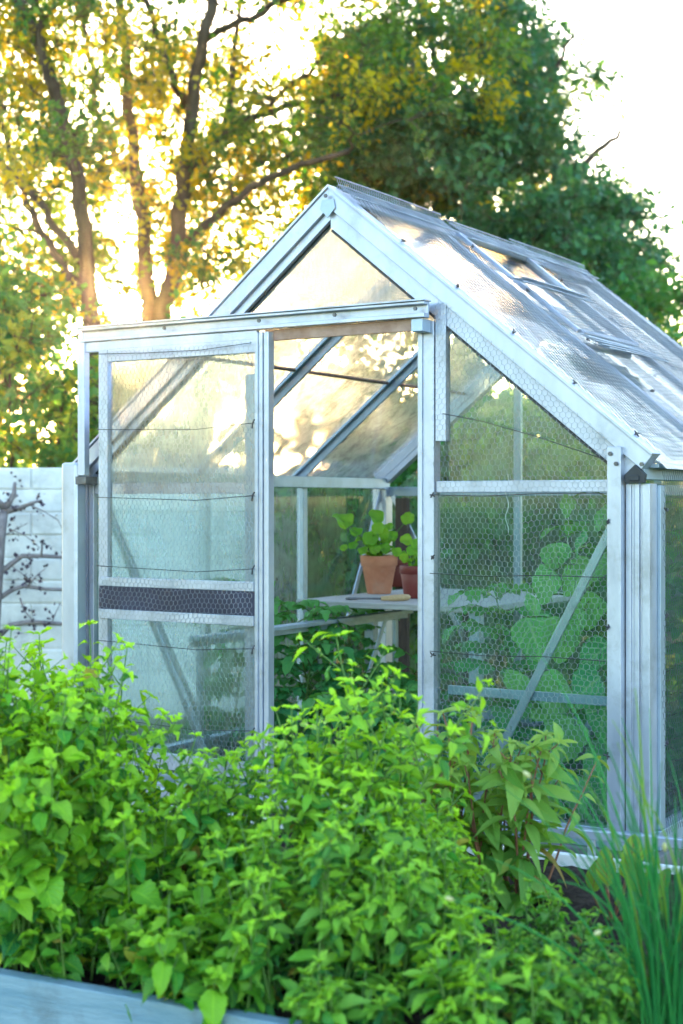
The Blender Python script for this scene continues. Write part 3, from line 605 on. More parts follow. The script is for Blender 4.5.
# tomato plants
def compound(lv, p, d, ln, mt_t, age):
    """pinnate leaf: paired leaflets along a drooping rachis"""
    d = norm(np.array(d, float)); end = p + d * ln + np.array([0, 0, -.35 * ln]); mid = p + d * ln * .55 + np.array([0, 0, .06 * ln]); pts = bez(p, mid, end, 7)
    for i in range(2, 7):
        dd = norm(pts[i] - pts[i-1]); sd = norm(np.cross(dd, UP)); nn = np.cross(sd, dd)
        for s in (-1, 1):
            if i == 6: continue
            lv.add(pick(mt_t), pts[i], norm(sd * s + dd * .5 + np.array([0,0,-.25]) + rng.normal(size=3)*.12), nn + rng.normal(size=3)*.2, ln * (.32 + .12 * rng.random()) * (1 - .05*i), age=age)
    lv.add(pick(mt_t), pts[-1], norm(pts[-1]-pts[-2]), nn, ln * .42, age=age); return pts
def tomato(label, base, h, n, ln=.21, rad=.006, mt='tomato'):
    t = thing('tomato_plant', label, 'plant', tuple(base)); st = MB(); lv = Leaves(); b0 = np.array(base, float); cur = b0.copy(); d = np.array([0,0,1.]); pts = [cur]; a = rng.random()*6
    for i in range(n):
        d = norm(d + rng.normal(size=3)*.08 + np.array([0,0,.06])); cur = cur + d * h / n; pts.append(cur); a += 2.3
        f = i / n
        for k in range(3):
            aa = a + k * 2.1 + rng.normal()*.3; dd = np.array([math.cos(aa), math.sin(aa), .55 + .2*rng.random()])
            st.tube(compound(lv, cur, dd, ln * (.75 + .5*rng.random()) * (1.1 - .4*f), T_TOM, .25*rng.random() + .5*f**3), .0022, 4)
    st.tube(pts, [rad*(1-.6*i/n) for i in range(n+1)], 6); st.build('stems', M['stem_green'], t, smooth=True); lv.build('foliage', M[mt], t)
    return t
tom = [('tomato plant with dark green foliage behind the rail in the doorway beside the sliding door', (-.64, .74), .68, 12),
       ('tomato plant hanging over the blue grey rail under the shelf', (-.66, .92), .72, 12),
       ('tomato plant filling the space below the terracotta pot', (-.36, 1.18), .50, 10),
       ('tall tomato plant close to the left glass wall of the greenhouse', (-.76, .50), .80, 12),
       ('leafy tomato plant near the dark stake in the rear corner', (-.66, 1.28), .64, 11),
       ('low tomato plant in the middle of the greenhouse floor', (-.12, .72), .44, 9)]
for lb, (x, y), h, n in tom: tomato(lb, (x, y, .02), h, n)
tom += [('tomato plant under the left end of the shelf', (-.50, 1.0), .46, 10), ('small tomato plant by the foot of the door jamb', (-.24, .42), .42, 8)]
for lb, (x, y), h, n in tom[-2:]: tomato(lb, (x, y, .02), h, n)
tom2 = [('tomato plant behind the middle of the wired right pane', (.42, .60), .80, 13), ('tomato plant at the far end behind the right pane', (.60, 1.15), 1.10, 15), ('low tomato plant behind the lower right pane', (.50, .30), .50, 10), ('tomato plant along the right wall of the greenhouse', (.74, .60), 1.05, 15)]
for lb, (x, y), h, n in tom2: tomato(lb, (x, y, .02), h, n)
# cucumber vine on a string near the right corner
cv = thing('cucumber_vine', 'cucumber vine with big pale green leaves climbing behind the right glass pane', 'plant', (.74, .22, .02)); st = MB(); lv = Leaves()
pts = [np.array([.74 + .03*math.sin(i*1.3), .22 + .03*math.cos(i*1.7), .02 + i*.098]) for i in range(13)]; st.tube(pts, [.006 - .0003*i for i in range(13)], 6)
CU = [(578, 545, 16), (543, 588, 22), (577, 578, 24), (536, 640, 26), (588, 612, 20), (545, 700, 30), (580, 690, 26), (563, 742, 28), (594, 765, 26), (572, 800, 26), (592, 655, 22), (526, 765, 22), (600, 520, 16), (566, 508, 13), (600, 720, 24), (560, 640, 24), (530, 612, 18), (556, 560, 18), (600, 565, 18), (572, 625, 22), (515, 690, 20), (600, 800, 22), (545, 790, 22)]
for (px, py, s) in CU:
    # leaves hang a hand's breadth inside the pane, y = 0.06 to 0.2
    yy = .07 + .13*rng.random(); tx = (px-341.5)/FPX; dv = tx*RIGHT + FWD; Z = (yy - CAM[1])/dv[1]
    p = at(px, py, Z); q = min(pts, key=lambda v: abs(v[2]-p[2]-.03)); s_ = s * Z / FPX * 1.9
    D = norm(rng.normal(size=3)*.3 + np.array([-.55, -.12, -.6])); nn = norm(np.array([.2, -.8, .75]) + rng.normal(size=3)*.2); base = p - D * s_ * .5
    base[1] = max(base[1], .06); lv.add(pick(T_BIG), base, D, nn, s_, age=rng.random()*.7); st.tube(bez(q, (q+base)/2 + np.array([0,0,.05]), base, 6), .0025, 5)
st.build('stems', M['stem_green'], cv, smooth=True); lv.build('foliage', M['cucumber'], cv)
for k, (px, lb) in enumerate(((507, 'white twisted string hanging at the left behind the right pane'), (569, 'white twisted string hanging beside the cucumber leaves'))):
    t = thing('plant_string', lb, 'string', (0, 0, 0)); c = at(px, 500 + 22*k, 4.6 - .3*k); t.location = tuple(c)
    b = MB(); b.tube([c + np.array([.005*math.sin(i*1.1), .005*math.cos(i*1.1), .08 - i*.014]) for i in range(14)], .0016, 5); b.build('twisted_cord', M['string'], t, smooth=True)

# ================================================================== RAISED BED AND ITS PLANTS
BZ = .25
def on_bed(px, py, z=BZ):
    Z = (CAM[2]-z) * FPX / (py - HOR); p = at(px, py, Z); p[2] = z; return p
nA = on_bed(0, 967.5); nB = on_bed(280, 1016.5); fA = on_bed(209, 811); fB = on_bed(683, 868)
dn = norm(nB - nA); df = norm(fB - fA)
n0 = nA - dn * .9; n1 = nA + dn * 3.0; f0 = fA - df * 1.1; f1 = fA + df * 2.3
bed = thing('raised_bed', 'raised garden bed with blue grey painted boards full of herbs', 'raised bed', tuple((n0 + f1) / 2 * np.array([1,1,0])))
def board(p0, p1, z0, z1, th, out_, m, nm):
    d = norm((p1 - p0) * np.array([1,1,0])); s = np.array([d[1], -d[0], 0]) * out_; a = p0.copy(); c = p1.copy(); a[2] = c[2] = (z0+z1)/2
    b = MB(); b.bar(a + s*th/2, c + s*th/2, z1-z0, th, (0,0,1)); part(b, nm, m, bed, .003)
board(n0, n1, .155, BZ, .032, 1, 'board', 'near_board'); board(n0, n1, 0., .153, .040, 1, 'board', 'near_board')
board(f0, f1, .0, BZ, .018, -1, 'whiteboard', 'far_board')
board(n0, f0, .0, BZ-.002, .03, -1, 'board', 'end_board'); board(n1, f1, .0, BZ-.002, .03, 1, 'board', 'end_board')
# soil surface, clodded
nu, nv = 110, 70; uu, vv = np.meshgrid(np.linspace(0, 1, nu), np.linspace(0, 1, nv))
P = ((n0[None,None]*(1-uu)[...,None] + n1*uu[...,None])*(1-vv)[...,None] + (f0*(1-uu)[...,None] + f1*uu[...,None])*vv[...,None])
P[..., 2] = .222 + .012*np.sin(P[...,0]*21 + P[...,1]*9)*np.sin(P[...,1]*17) + rng.normal(size=P.shape[:2])*.006
F = np.array([(j*nu+i, j*nu+i+1, (j+1)*nu+i+1, (j+1)*nu+i) for j in range(nv-1) for i in range(nu-1)])
tag(mesh_object('soil', P.reshape(-1,3), F, M['soil'], smooth=True), kind='structure')
# the silver rail just behind the far board
er = thing('edging_rail', 'silver metal edging rail running behind the far white board of the bed', 'rail', (.45, -.2, 0))
ra = CAM + 0; rA = at(238, 800, (CAM[2]-.283)*FPX/(800-HOR)); rB = at(683, 843.5, (CAM[2]-.283)*FPX/(843.5-HOR)); dd = norm(rB-rA); rA = rA - dd*.35; rB = rB + dd*.5
b = MB(); b.extrude([(-.012,-.009),(.012,-.009),(.012,.009),(-.012,.009)], rA, rB, (0,0,1)); part(b, 'rail', 'alu', er, .003)
for t in (.05, .35, .65, .95):
    p = rA*(1-t) + rB*t; b = MB(); b.box((p[0]-.009, p[1]-.006, 0), (p[0]+.009, p[1]+.006, p[2]-.013)); part(b, 'leg', 'alu', er)
def bedp(px, Z): return tuple(ground_at(px, Z, .22))
herb('lemon_balm', 'tall lemon balm bush with broad leaves at the left edge of the bed', 'herb', bedp(-10, 3.0), .70, 44, .24, T_BALM, 'balm', .046, shoots=.6, young=.6, node=.038)
herb('lemon_balm', 'lemon balm bush leaning over the board in the near left of the bed', 'herb', bedp(45, 2.84), .52, 34, .21, T_BALM, 'balm', .054, shoots=.5, young=.45)
herb('lemon_balm', 'lemon balm bush in front of the downpipe and the sliding door', 'herb', bedp(96, 3.05), .60, 24, .14, T_BALM, 'balm', .043, shoots=.6, young=.7, node=.038)
herb('lemon_balm', 'shorter lemon balm with a drooping stem beneath the sliding door', 'herb', bedp(150, 2.82), .38, 22, .18, T_BALM, 'balm', .050, shoots=.5, young=.45)
herb('mint', 'pale mint bush in front of the bottom of the sliding door', 'herb', bedp(208, 2.95), .44, 30, .15, T_MINT, 'mint', .044, shoots=.7, young=.55, node=.034)
herb('mint', 'tall mint bush rising to a peak in front of the doorway', 'herb', bedp(358, 2.86), .64, 28, .12, T_MINT, 'mint', .044, shoots=.7, young=.75, node=.034)
herb('mint', 'mint bush at the centre of the bed near the bottom of the picture', 'herb', bedp(285, 2.58), .38, 32, .18, T_MINT, 'mint', .043, shoots=.65, young=.5, node=.034)
herb('mint', 'mint bush in the near middle of the bed right of the peak', 'herb', bedp(400, 2.62), .36, 28, .16, T_MINT, 'mint', .041, shoots=.65, young=.45, node=.034)
herb('mint', 'low dense mint filling the gap below the door jamb', 'herb', bedp(425, 2.95), .33, 28, .14, T_MINT, 'mint', .040, shoots=.7, young=.7, node=.034)
herb('mint', 'low pointed leaved mint in the near right corner of the bed', 'herb', bedp(490, 2.36), .23, 22, .15, T_MINT, 'mint', .048, shoots=.5, young=.5)
herb('mint', 'small mint between the beet leaves and the chives', 'herb', bedp(545, 2.75), .17, 16, .14, T_MINT, 'mint', .032, shoots=.5)
herb('thyme', 'low fine leaved thyme cushion in the shade beside the chives', 'herb', bedp(575, 2.45), .17, 70, .17, T_LANCE, 'mint', .022, shoots=.8, node=.02, rad=.0012, wid=1.6)
herb('willow_leaved_herb', 'upright herb with narrow drooping leaves on red stems before the jamb', 'herb', bedp(448, 3.26), .46, 8, .09, T_LANCE, 'lance', .085, shoots=.15, stem='stem_red', node=.04, young=.5, wid=1.1, hvar=.18, rad=.0034)
herb('willow_leaved_herb', 'upright narrow leaved herb on red stems in front of the diagonal brace', 'herb', bedp(512, 3.24), .41, 11, .13, T_LANCE, 'lance', .082, shoots=.15, stem='stem_red', node=.04, young=.5, wid=1.1, hvar=.2, rad=.0034)
# beets
bt = thing('beet_plant', 'beet with upright oval leaves and red veins before the corner post', 'vegetable', bedp(612, 3.12)); st = MB(); lv = Leaves(); c = np.array(bt.location)
for (px, py, s) in ((607, 868, .085), (626, 862, .10), (641, 876, .09), (592, 874, .075), (655, 880, .07), (617, 888, .05)):
    p = at(px, py + 18, 3.12 + rng.normal()*.04); D = norm(UP + RIGHT*rng.normal()*.25 - FWD*.15); st.tube(bez(c, (c+p)/2 + np.array([0,0,-.02]), p, 6), .0035, 6)
    lv.add(pick(T_OBL), p, D, norm(-FWD + UP*.3 + RIGHT*rng.normal()*.4), s, age=rng.random()*.8, wid=.95)
st.build('stems', M['stem_red'], bt, smooth=True); lv.build('leaves', M['beet'], bt)
# chives
ch = thing('chives', 'clump of long thin chive blades at the right edge of the bed', 'herb', bedp(676, 2.42)); c = np.array(ch.location); Vs = []; Fs = []; rn = []; ag = []; nb = 0; BUDS = []
for i in range(120):
    a = rng.random()*2*PI; q = .075*math.sqrt(rng.random()); p0 = c + np.array([math.cos(a)*q, math.sin(a)*q, 0]); h = .26 + .30*rng.random() + (.28*rng.random() if rng.random() < .3 else 0)
    ln_ = rng.normal(size=2)*(.05 if rng.random() < .75 else .09) + np.array([math.cos(a), math.sin(a)])*.06; p1 = p0 + np.array([ln_[0]*.3, ln_[1]*.3, h*.6]); p2 = p0 + np.array([ln_[0]*1.5, ln_[1]*1.5, h*(1 - .25*abs(rng.normal()))])
    pp = bez(p0, p1, p2, 9); r = .0018 + .0012*rng.random()
    mb = MB(); mb.tube(pp, [r*(1 - .75*(k/8)**2) for k in range(9)], 5, caps=False)
    Vs.append(np.array(mb.V)); Fs.append(np.array(mb.F) + nb); nb += len(mb.V); rn.append(np.full(len(mb.V), rng.random())); ag.append(np.full(len(mb.V), (rng.random() < .08)*.8))
    if rng.random() < .13:
        e = pp[-1]; D = norm(pp[-1]-pp[-2]); BUDS.append((e, D))
Vs = np.concatenate(Vs); Fs = np.concatenate(Fs)
mesh_object('blades', Vs, Fs, M['chive'], ch, attrs={'rnd': np.concatenate(rn), 'age': np.concatenate(ag)}, smooth=True); bm_ = surf('chive_bud', (.42,.42,.15), (.55,.52,.25), 30, .6)
for e, D in BUDS:
    b = MB(); b.tube([e - D*.004, e, e + D*.005, e + D*.010, e + D*.013], [.001, .0035, .0042, .0028, .0006], 6); b.build('flower_bud', bm_, ch, smooth=True)

# ================================================================== WALL, ESPALIER, TREES, BUSHES, GROUND
# white painted block wall: courses of long blocks, each slightly out of plane
wl = thing('garden_wall', 'low white painted block wall behind the bare trained branches', 'wall', tuple(ground_at(60, 7.6)))
wp = surf('white_masonry_paint', (.60,.60,.60), (.80,.80,.78), 7, .75, 0, .9, 16, grime=((.36,.37,.36), 4, .75))
b = MB(); wo = ground_at(-320, 7.6); we = ground_at(262, 7.6); wd = norm(we - wo); wn = np.array([wd[1], -wd[0], 0]); WLn = np.linalg.norm(we-wo); hh = .116; nrow = 11; top = 1.10 + (HOR-467)*7.6/FPX
hh = top / nrow
for j in range(nrow):
    x = -(j % 2)*.30
    while x < WLn:
        x0 = max(0, x) + .002; x1 = min(WLn, x + .60 + .0) - .002; x += .60
        if x1 <= x0 + .01: continue
        o = rng.normal()*.0035; a = wo + wd*x0 + wn*(.0 + o); c = wo + wd*x1 + wn*(.0 + o)
        zz = np.array([0,0,(j+.5)*hh]); b.bar(a + zz - wn*.08, c + zz - wn*.08, hh - .007 - .003*rng.random(), .16, (0,0,1))
part(b, 'blocks', 'alu', wl, .006).data.materials[0] = wp
b = MB(); zz = np.array([0,0,(top-.012)/2]); b.bar(wo + wd*.005 + zz - wn*.08, we - wd*.005 + zz - wn*.08, top-.012, .143, (0,0,1)); part(b, 'mortar', 'alu', wl, 0).data.materials[0] = wp
# espalier with dark buds against the wall
es = thing('espalier_tree', 'bare espalier fruit tree with dark buds trained against the white wall', 'tree', tuple(ground_at(-4, 7.35))); tr = MB(); bd = Leaves(); EZ = 7.4
def limb(pxs, r0, r1, mb, Z=EZ): 
    pts = [at(x, y, Z + .03*math.sin(x*.13)) for x, y in pxs]; m = len(pts); mb.tube(pts, [r0 + (r1-r0)*i/(m-1) for i in range(m)], 7); return pts
limb([(-9, 730), (-8, 640), (-4, 590), (0, 540), (4, 510)], .040, .022, tr)
lm = [limb([(5, 510), (14, 494), (15, 482)], .018, .008, tr), limb([(5, 512), (20, 508), (32, 503), (42, 500)], .016, .005, tr), limb([(4, 508), (-6, 498), (-20, 490)], .02, .01, tr), limb([(-2, 575), (10, 565), (22, 556), (45, 556), (72, 558)], .016, .009, tr), limb([(-3, 600), (12, 590), (24, 586), (45, 589), (71, 590)], .014, .008, tr), limb([(-4, 640), (10, 625), (28, 622), (50, 623), (75, 625)], .016, .009, tr), limb([(8, 502), (18, 495)], .008, .004, tr),
      limb([(20, 598), (24, 610), (34, 622)], .006, .003, tr), limb([(30, 505), (45, 512), (58, 520), (66, 536)], .004, .002, tr), limb([(-3, 540), (14, 530), (28, 523)], .004, .002, tr), limb([(12, 530), (26, 536), (40, 548)], .003, .002, tr), limb([(41, 556), (42, 548), (42, 543)], .006, .005, tr), limb([(28, 586), (38, 574), (46, 568)], .004, .002, tr), limb([(52, 622), (56, 612), (60, 604)], .004, .002, tr), limb([(10, 565), (24, 575), (36, 584)], .003, .002, tr)]
for pts in lm:
    P = np.array(pts)
    for k in range(max(5, int(np.linalg.norm(P[-1]-P[0]) / .034))):
        f = rng.random()*(len(P)-1); i = int(f); p = P[i] + (P[min(i+1, len(P)-1)] - P[i])*(f-i) + rng.normal(size=3)*np.array([.016,.016,.022])
        for q in range(rng.integers(1, 5)): bd.add(T_TREE[0], p + rng.normal(size=3)*.012, rvec()[0], rvec()[0], .014 + .016*rng.random(), wid=1.5)
tr.build('branches', M['stem_woody'], es, smooth=True); tag(bd.build('buds', M['bud'], es), kind='stuff')

SUN_PX = (125, 309)
sd = norm((SUN_PX[0]-341.5)/FPX*RIGHT + FWD + (HOR-SUN_PX[1])/FPX*UP)
def tree(name, label, loc, limbs, attract, leafmat_, lsize, nleaf, twig=.45, young=.15, cat='tree', trunk_name='trunk', Rmin=.02, flat=.7, thin=.72, gold=.35, gap=(124, 308, 15)):
    """limbs: list of (points, radii). attract: clump centres; every clump hangs on a bough that leaves the nearest limb"""
    t = thing(name, label, cat, tuple(loc)); tr = MB(); lv = Leaves(); samp = []; rad = []
    limbs = [(p_, np.array(r_)*thin) for p_, r_ in limbs]
    for pts, rr in limbs:
        pts = np.array(pts); m = len(pts)
        tt = np.linspace(0, m-1, (m-1)*5+1); sm = np.array([[np.interp(q, range(m), pts[:, k]) for k in range(3)] for q in tt]); ker = np.array([.25, .5, .25])
        for _ in range(3):
            s2 = sm.copy(); s2[1:-1] = .25*sm[:-2] + .5*sm[1:-1] + .25*sm[2:]; sm = s2
        sm[1:-1] += rng.normal(size=sm[1:-1].shape) * .012
        r2 = np.interp(tt, range(m), rr); tr.tube(sm, r2, 9); samp.append(sm); rad.append(r2)
    samp = np.concatenate(samp); rad = np.concatenate(rad)
    order = np.argsort([np.min(np.linalg.norm(samp - a, axis=1)) for a in attract])
    for ai in order:
        a = attract[ai]; dist = np.linalg.norm(samp - a, axis=1) + .6*np.maximum(0, samp[:, 2] - a[2] + .2); i = int(np.argmin(dist)); p = samp[i]; ln_ = np.linalg.norm(a-p)
        mid = (p+a)/2 + np.array([0, 0, -.10*ln_]) + rng.normal(size=3)*.07*ln_; pts = bez(p, mid, a, 7); pts[1:-1] += rng.normal(size=(5,3))*.02
        r0 = min(rad[i]*.6, .007 + .013*ln_); tr.tube(pts, np.linspace(r0, .004, 7), 5); samp = np.concatenate([samp, pts[2:]]); rad = np.concatenate([rad, np.linspace(r0, .006, 7)[2:]])
        clump_gold = .55 + .45*rng.random() if rng.random() < gold else .12*rng.random()  # random golden clumps: sun shining through leaves, put into their colour
        n_t = 6; per = nleaf // n_t
        for k in range(n_t):
            d = rvec()[0]; d[2] = d[2]*flat + .05; d = norm(d + norm(a-p)*.5); l2 = twig*(.45 + .75*rng.random()); e = a + d*l2 + np.array([0,0,-.12*l2]); q = bez(pts[-2], a + d*l2*.5 + np.array([0,0,.06*l2]), e, 5); tr.tube(q, np.linspace(.005, .002, 5), 3, caps=False)
            f = rng.random(per)**.75; bi = np.minimum((f*4).astype(int), 3); P = q[bi] + (q[bi+1]-q[bi])*((f*4-bi)[:, None]) + rng.normal(size=(per, 3))*.05*(.4 + f[:, None])
            D = norm(rng.normal(size=(per,3)) + d*.7 + np.array([0,0,-.35])); NN = norm(rng.normal(size=(per,3))*.8 + UP)
            if gap is not None:          # a ragged hole in the crown
                rel = P - CAM; q_ = rel / (rel @ FWD)[:, None]; gx_ = 341.5 + FPX*(q_ @ RIGHT) - gap[0]; gy_ = HOR - FPX*q_[:, 2] - gap[1]
                keep = np.hypot(gx_, gy_) > gap[2] * (.5 + .9*rng.random(per)); P = P[keep]; D = D[keep]; NN = NN[keep]
                # leaves thinned along the sun's path so it lights the greenhouse roof
                tt_ = (P[:, 1] - .9) / sd[1]; hx = P[:, 0] - sd[0]*tt_; hz = P[:, 2] - sd[2]*tt_
                keep = ~((hx > -1.15) & (hx < .25) & (hz > 1.2) & (hz < 2.0) & (rng.random(len(P)) < .33)); P = P[keep]; D = D[keep]; NN = NN[keep]
                if len(P) == 0: continue
            tone = np.clip(rng.random() + rng.normal(size=len(P))*.25, 0, 1)
            lv.add(pick(T_TREE), P, D, NN, lsize*(.7 + .6*rng.random(len(P))), rnd=tone, age=np.clip(clump_gold*(.5 + rng.random(len(P))) + young*.3*rng.random(len(P)), 0, 1))
    tr.build(trunk_name, M['bark'], t, smooth=True); lv.build('crown', M[leafmat_], t, smooth=False); return t
# --- backlit ash-like tree on the left
TZ = 12.5
def lim(pxs, r0, r1, dz=0., bend=0.):
    n = len(pxs); return [at(x, y, TZ + dz + bend*i/(n-1)) for i, (x, y) in enumerate(pxs)], np.linspace(r0, r1, n)
foot = ground_at(150, TZ, 0.)
limbsA = [([foot, at(152, 420, TZ), at(152, 330, TZ)], [.20, .16, .13]),
    lim([(152, 345), (148, 290), (145, 235), (135, 160), (128, 95), (120, 20), (116, -80)], .105, .05, 0, .6),
    lim([(154, 345), (166, 300), (178, 240), (185, 165), (192, 95), (207, 30), (218, -60)], .115, .055, 0, -.7),
    lim([(178, 252), (205, 225), (240, 195), (292, 168), (350, 150)], .06, .03, -.2, -.8),
    lim([(186, 172), (215, 145), (255, 115), (310, 100), (370, 92)], .06, .03, -.3, 1.0),
    lim([(190, 110), (172, 80), (150, 20), (140, -40)], .05, .03, -.3, -.6),
    lim([(143, 205), (118, 160), (95, 110), (88, 40), (70, -30)], .05, .03, .2, 1.2),
    lim([(205, 40), (250, 20), (310, -20)], .045, .03, -.5, -1),
    lim([(258, 113), (300, 80), (335, 40), (400, 10)], .04, .022, .4, 1.),
    lim([(225, 140), (235, 60), (240, -30)], .04, .025, -.3, .8)]
def clumpsA(n):
    out = []
    gaps = [(275, 45, 40, 26), (425, 12, 30, 22), (215, 262, 24, 18), (126, 306, 15, 17), (130, 195, 14, 34), (262, 232, 22, 12), (300, 15, 24, 16), (75, 285, 16, 16), (190, 20, 12, 22)]
    while len(out) < n:
        x = rng.uniform(-30, 500); y = rng.uniform(-130, 330)
        if x > 430 and rng.random() < .55: continue
        if any(((x-gx)/gw)**2 + ((y-gy)/gh_)**2 < 1 for gx, gy, gw, gh_ in gaps): continue
        if x > 345 and y > 120: continue
        if y > 230 and (x > 345 or rng.random() < .25): continue
        if x < 110 and rng.random() < .2: continue
        dense = math.exp(-(((x-175)/70)**2 + ((y-180)/70)**2))
        if rng.random() > .72 + .5*dense: continue
        out.append(at(x, y, TZ + .35 + rng.normal()*.85 + (.2 if y > 100 else 0)))
    for k in range(22): out.append(at(rng.uniform(95, 250), rng.uniform(235, 350), TZ + .9 + rng.normal()*.4))
    return np.array(out)
tree('backlit_tree', 'tall open crowned tree with several stems, low sun glinting through it', foot, limbsA, clumpsA(370), 'tree_a', .066, 114, .42, .45, gold=.28)
# --- slim leaning tree at the far left
TZ = 11.0; footB = ground_at(92, TZ, 0.)
limbsB = [([footB, at(92, 420, TZ), at(90, 310, TZ)], [.13, .11, .09]), lim([(90, 310), (86, 240), (76, 165), (58, 95), (38, 45), (18, 0), (0, -60)], .088, .045),
    lim([(82, 262), (55, 225), (35, 195), (18, 175), (-15, 155)], .05, .03, 0, .5), lim([(80, 285), (50, 245), (20, 190), (5, 130), (-20, 100)], .05, .025, 0, .9), lim([(70, 140), (45, 80), (38, 0), (30, -60)], .045, .025, 0, -.6)]
cl = []
while len(cl) < 105:
    x = rng.uniform(-60, 110); y = rng.uniform(-110, 420)
    if ((x-126)/22)**2 + ((y-306)/22)**2 < 1: continue
    if 110 < y < 330 and rng.random() < .45: continue
    if x > 70 and y > 60 and rng.random() < .6: continue
    cl.append(at(x, y, TZ + .3 + rng.normal()*.7))
tree('leaning_tree', 'slender leaning tree with a forked trunk at the far left above the white wall', footB, limbsB, np.array(cl), 'tree_a', .060, 102, .38, .45)
# --- dense dark tree behind the roof
TZ = 15.0; footC = ground_at(470, TZ, 0.)
limbsC = [([footC, at(470, 380, TZ), at(468, 300, TZ)], [.22, .18, .16]), lim([(468, 300), (478, 220), (490, 140), (505, 60), (520, -10)], .14, .04), lim([(468, 290), (440, 230), (400, 170), (370, 120), (350, 80)], .10, .04), lim([(474, 260), (520, 215), (560, 180), (600, 150), (620, 130)], .09, .03), lim([(470, 280), (530, 265), (580, 245), (620, 235)], .08, .03), lim([(482, 190), (450, 110), (430, 40), (410, -40)], .07, .03), lim([(486, 165), (535, 110), (560, 60), (575, 30)], .06, .02)]
cl = []
while len(cl) < 400:
    x = rng.uniform(320, 655); y = rng.uniform(-60, 330)
    # ragged outline that falls away to the upper right
    lim_ = 45 + 18*math.sin(x*.06) if x < 470 else (-20 + (x-470)*.35 + 22*math.sin(x*.11) if x < 560 else 85 + (x-560)*1.8 + 20*math.sin(x*.09))
    if y < lim_ and rng.random() < .93: continue
    if x > 540 and y < 200 and rng.random() < .6: continue
    if ((x-455)/26)**2 + ((y-95)/22)**2 < 1: continue
    cl.append(at(x, y, TZ + rng.normal()*1.0))
tree('broad_tree', 'dense dark green tree rising behind the greenhouse roof', footC, limbsC, np.array(cl), 'tree_b', .082, 174, .48, .25, gold=.10)
# --- bushes
def bush(label, px, Z, w, h, n, mt, lsize=.08, young=.25, hang=0.):
    c = ground_at(px, Z, 0.); limbs = []
    for k in range(5):
        a = k*1.3 + rng.random(); e = c + np.array([math.cos(a)*w*.3, math.sin(a)*w*.3, h*.75]); limbs.append(([c + np.array([math.cos(a)*.05, math.sin(a)*.05, 0]), c*.5 + e*.5 + np.array([0,0,.1]), e], [.035, .025, .012]))
    out = []
    while len(out) < n:
        v = rng.uniform(-1, 1, 3)
        if np.dot(v, v) > 1 or np.dot(v, v) < .12: continue
        out.append(c + np.array([v[0]*w/2, v[1]*w/2*.8, h*.5 + v[2]*h*.5 + .08*math.sin(v[0]*9)]))
    return tree('bush', label, c, limbs, np.array(out), mt, lsize, 84, .30, young, 'bush', 'stems', flat=1., gold=young*.6)
bush('yellow green bush at the far left over the white wall', 8, 10.0, 2.0, 2.6, 120, 'bush', .075, .6)
bush('golden backlit bush between the trunks under the low sun', 120, 15.2, 3.0, 2.5, 130, 'tree_a', .095, .8)
bush('golden backlit bush showing beside the left roof slope', 285, 15.8, 3.2, 2.8, 130, 'tree_a', .095, .6)
bush('dark bush right behind the sliding door and the wall', 160, 11.2, 2.2, 2.3, 100, 'bush', .08)
bush('bush behind the left roof slope of the greenhouse', 270, 10.5, 2.2, 2.45, 120, 'bush', .08)
bush('bush seen through the back wall of the greenhouse', 375, 9.6, 2.3, 2.2, 120, 'bush', .08)
bush('bush seen through the right glass pane', 480, 8.6, 2.0, 1.6, 95, 'bush', .08)
bush('bush behind the right corner post', 590, 9.2, 2.2, 1.8, 95, 'bush', .08)
bush('tall sunlit pale bush beyond the right roof edge', 660, 11.5, 2.6, 2.9, 130, 'bush', .085, .55)  # paler leaf tone carries the veil of light in its colour
bush('large pale bush below the dense tree at the right', 575, 13.0, 3.0, 2.9, 120, 'bush', .09, .5)  # brightness from the light is mixed into these leaves' colour too
bush('unseen bush added beside the right wall to darken its reflection', 1190, 6.1, 1.9, 2.3, 120, 'bush', .07, .3)  # out of frame, added so the side glass mirrors dark green

# ground: one sheet to the horizon, gently uneven
g = 90; q = np.concatenate([-np.geomspace(400, 3, 30), np.linspace(-2.6, 6, 36), np.geomspace(7, 400, 30)]); gx, gy = np.meshgrid(q, q); k = len(q)
V = np.stack([gx, gy, .01*np.sin(gx*2.1)*np.sin(gy*1.7) - .012], -1).reshape(-1, 3); F = np.array([(j*k+i, j*k+i+1, (j+1)*k+i+1, (j+1)*k+i) for j in range(k-1) for i in range(k-1)])
gm, nt, out = mat('lawn_and_earth'); tc = N(nt, 'TexCoord'); n1 = N(nt, 'TexNoise', Scale=.8, Detail=8); L(nt, tc.outputs['Object'], n1.inputs[0]); n2 = N(nt, 'TexNoise', Scale=45, Detail=6); L(nt, tc.outputs['Object'], n2.inputs[0])
ad = N(nt, 'Math', operation='MULTIPLY_ADD'); L(nt, n2.outputs['Fac'], ad.inputs[0]); ad.inputs[1].default_value = .5; L(nt, n1.outputs['Fac'], ad.inputs[2]); r = ramp(nt, ad.outputs[0], [(.5, (.06,.05,.035)), (.75, (.06,.11,.03)), (1., (.09,.15,.04))])
p = N(nt, 'BsdfPrincipled', Roughness=.95); p.inputs['Specular IOR Level'].default_value = .1; L(nt, r.outputs[0], p.inputs['Base Color']); bp = N(nt, 'Bump', Strength=.8, Distance=.03); L(nt, n2.outputs['Fac'], bp.inputs['Height']); L(nt, bp.outputs[0], p.inputs['Normal']); L(nt, p.outputs[0], out.inputs[0])
tag(mesh_object('ground', V, F, gm, smooth=True), kind='structure')

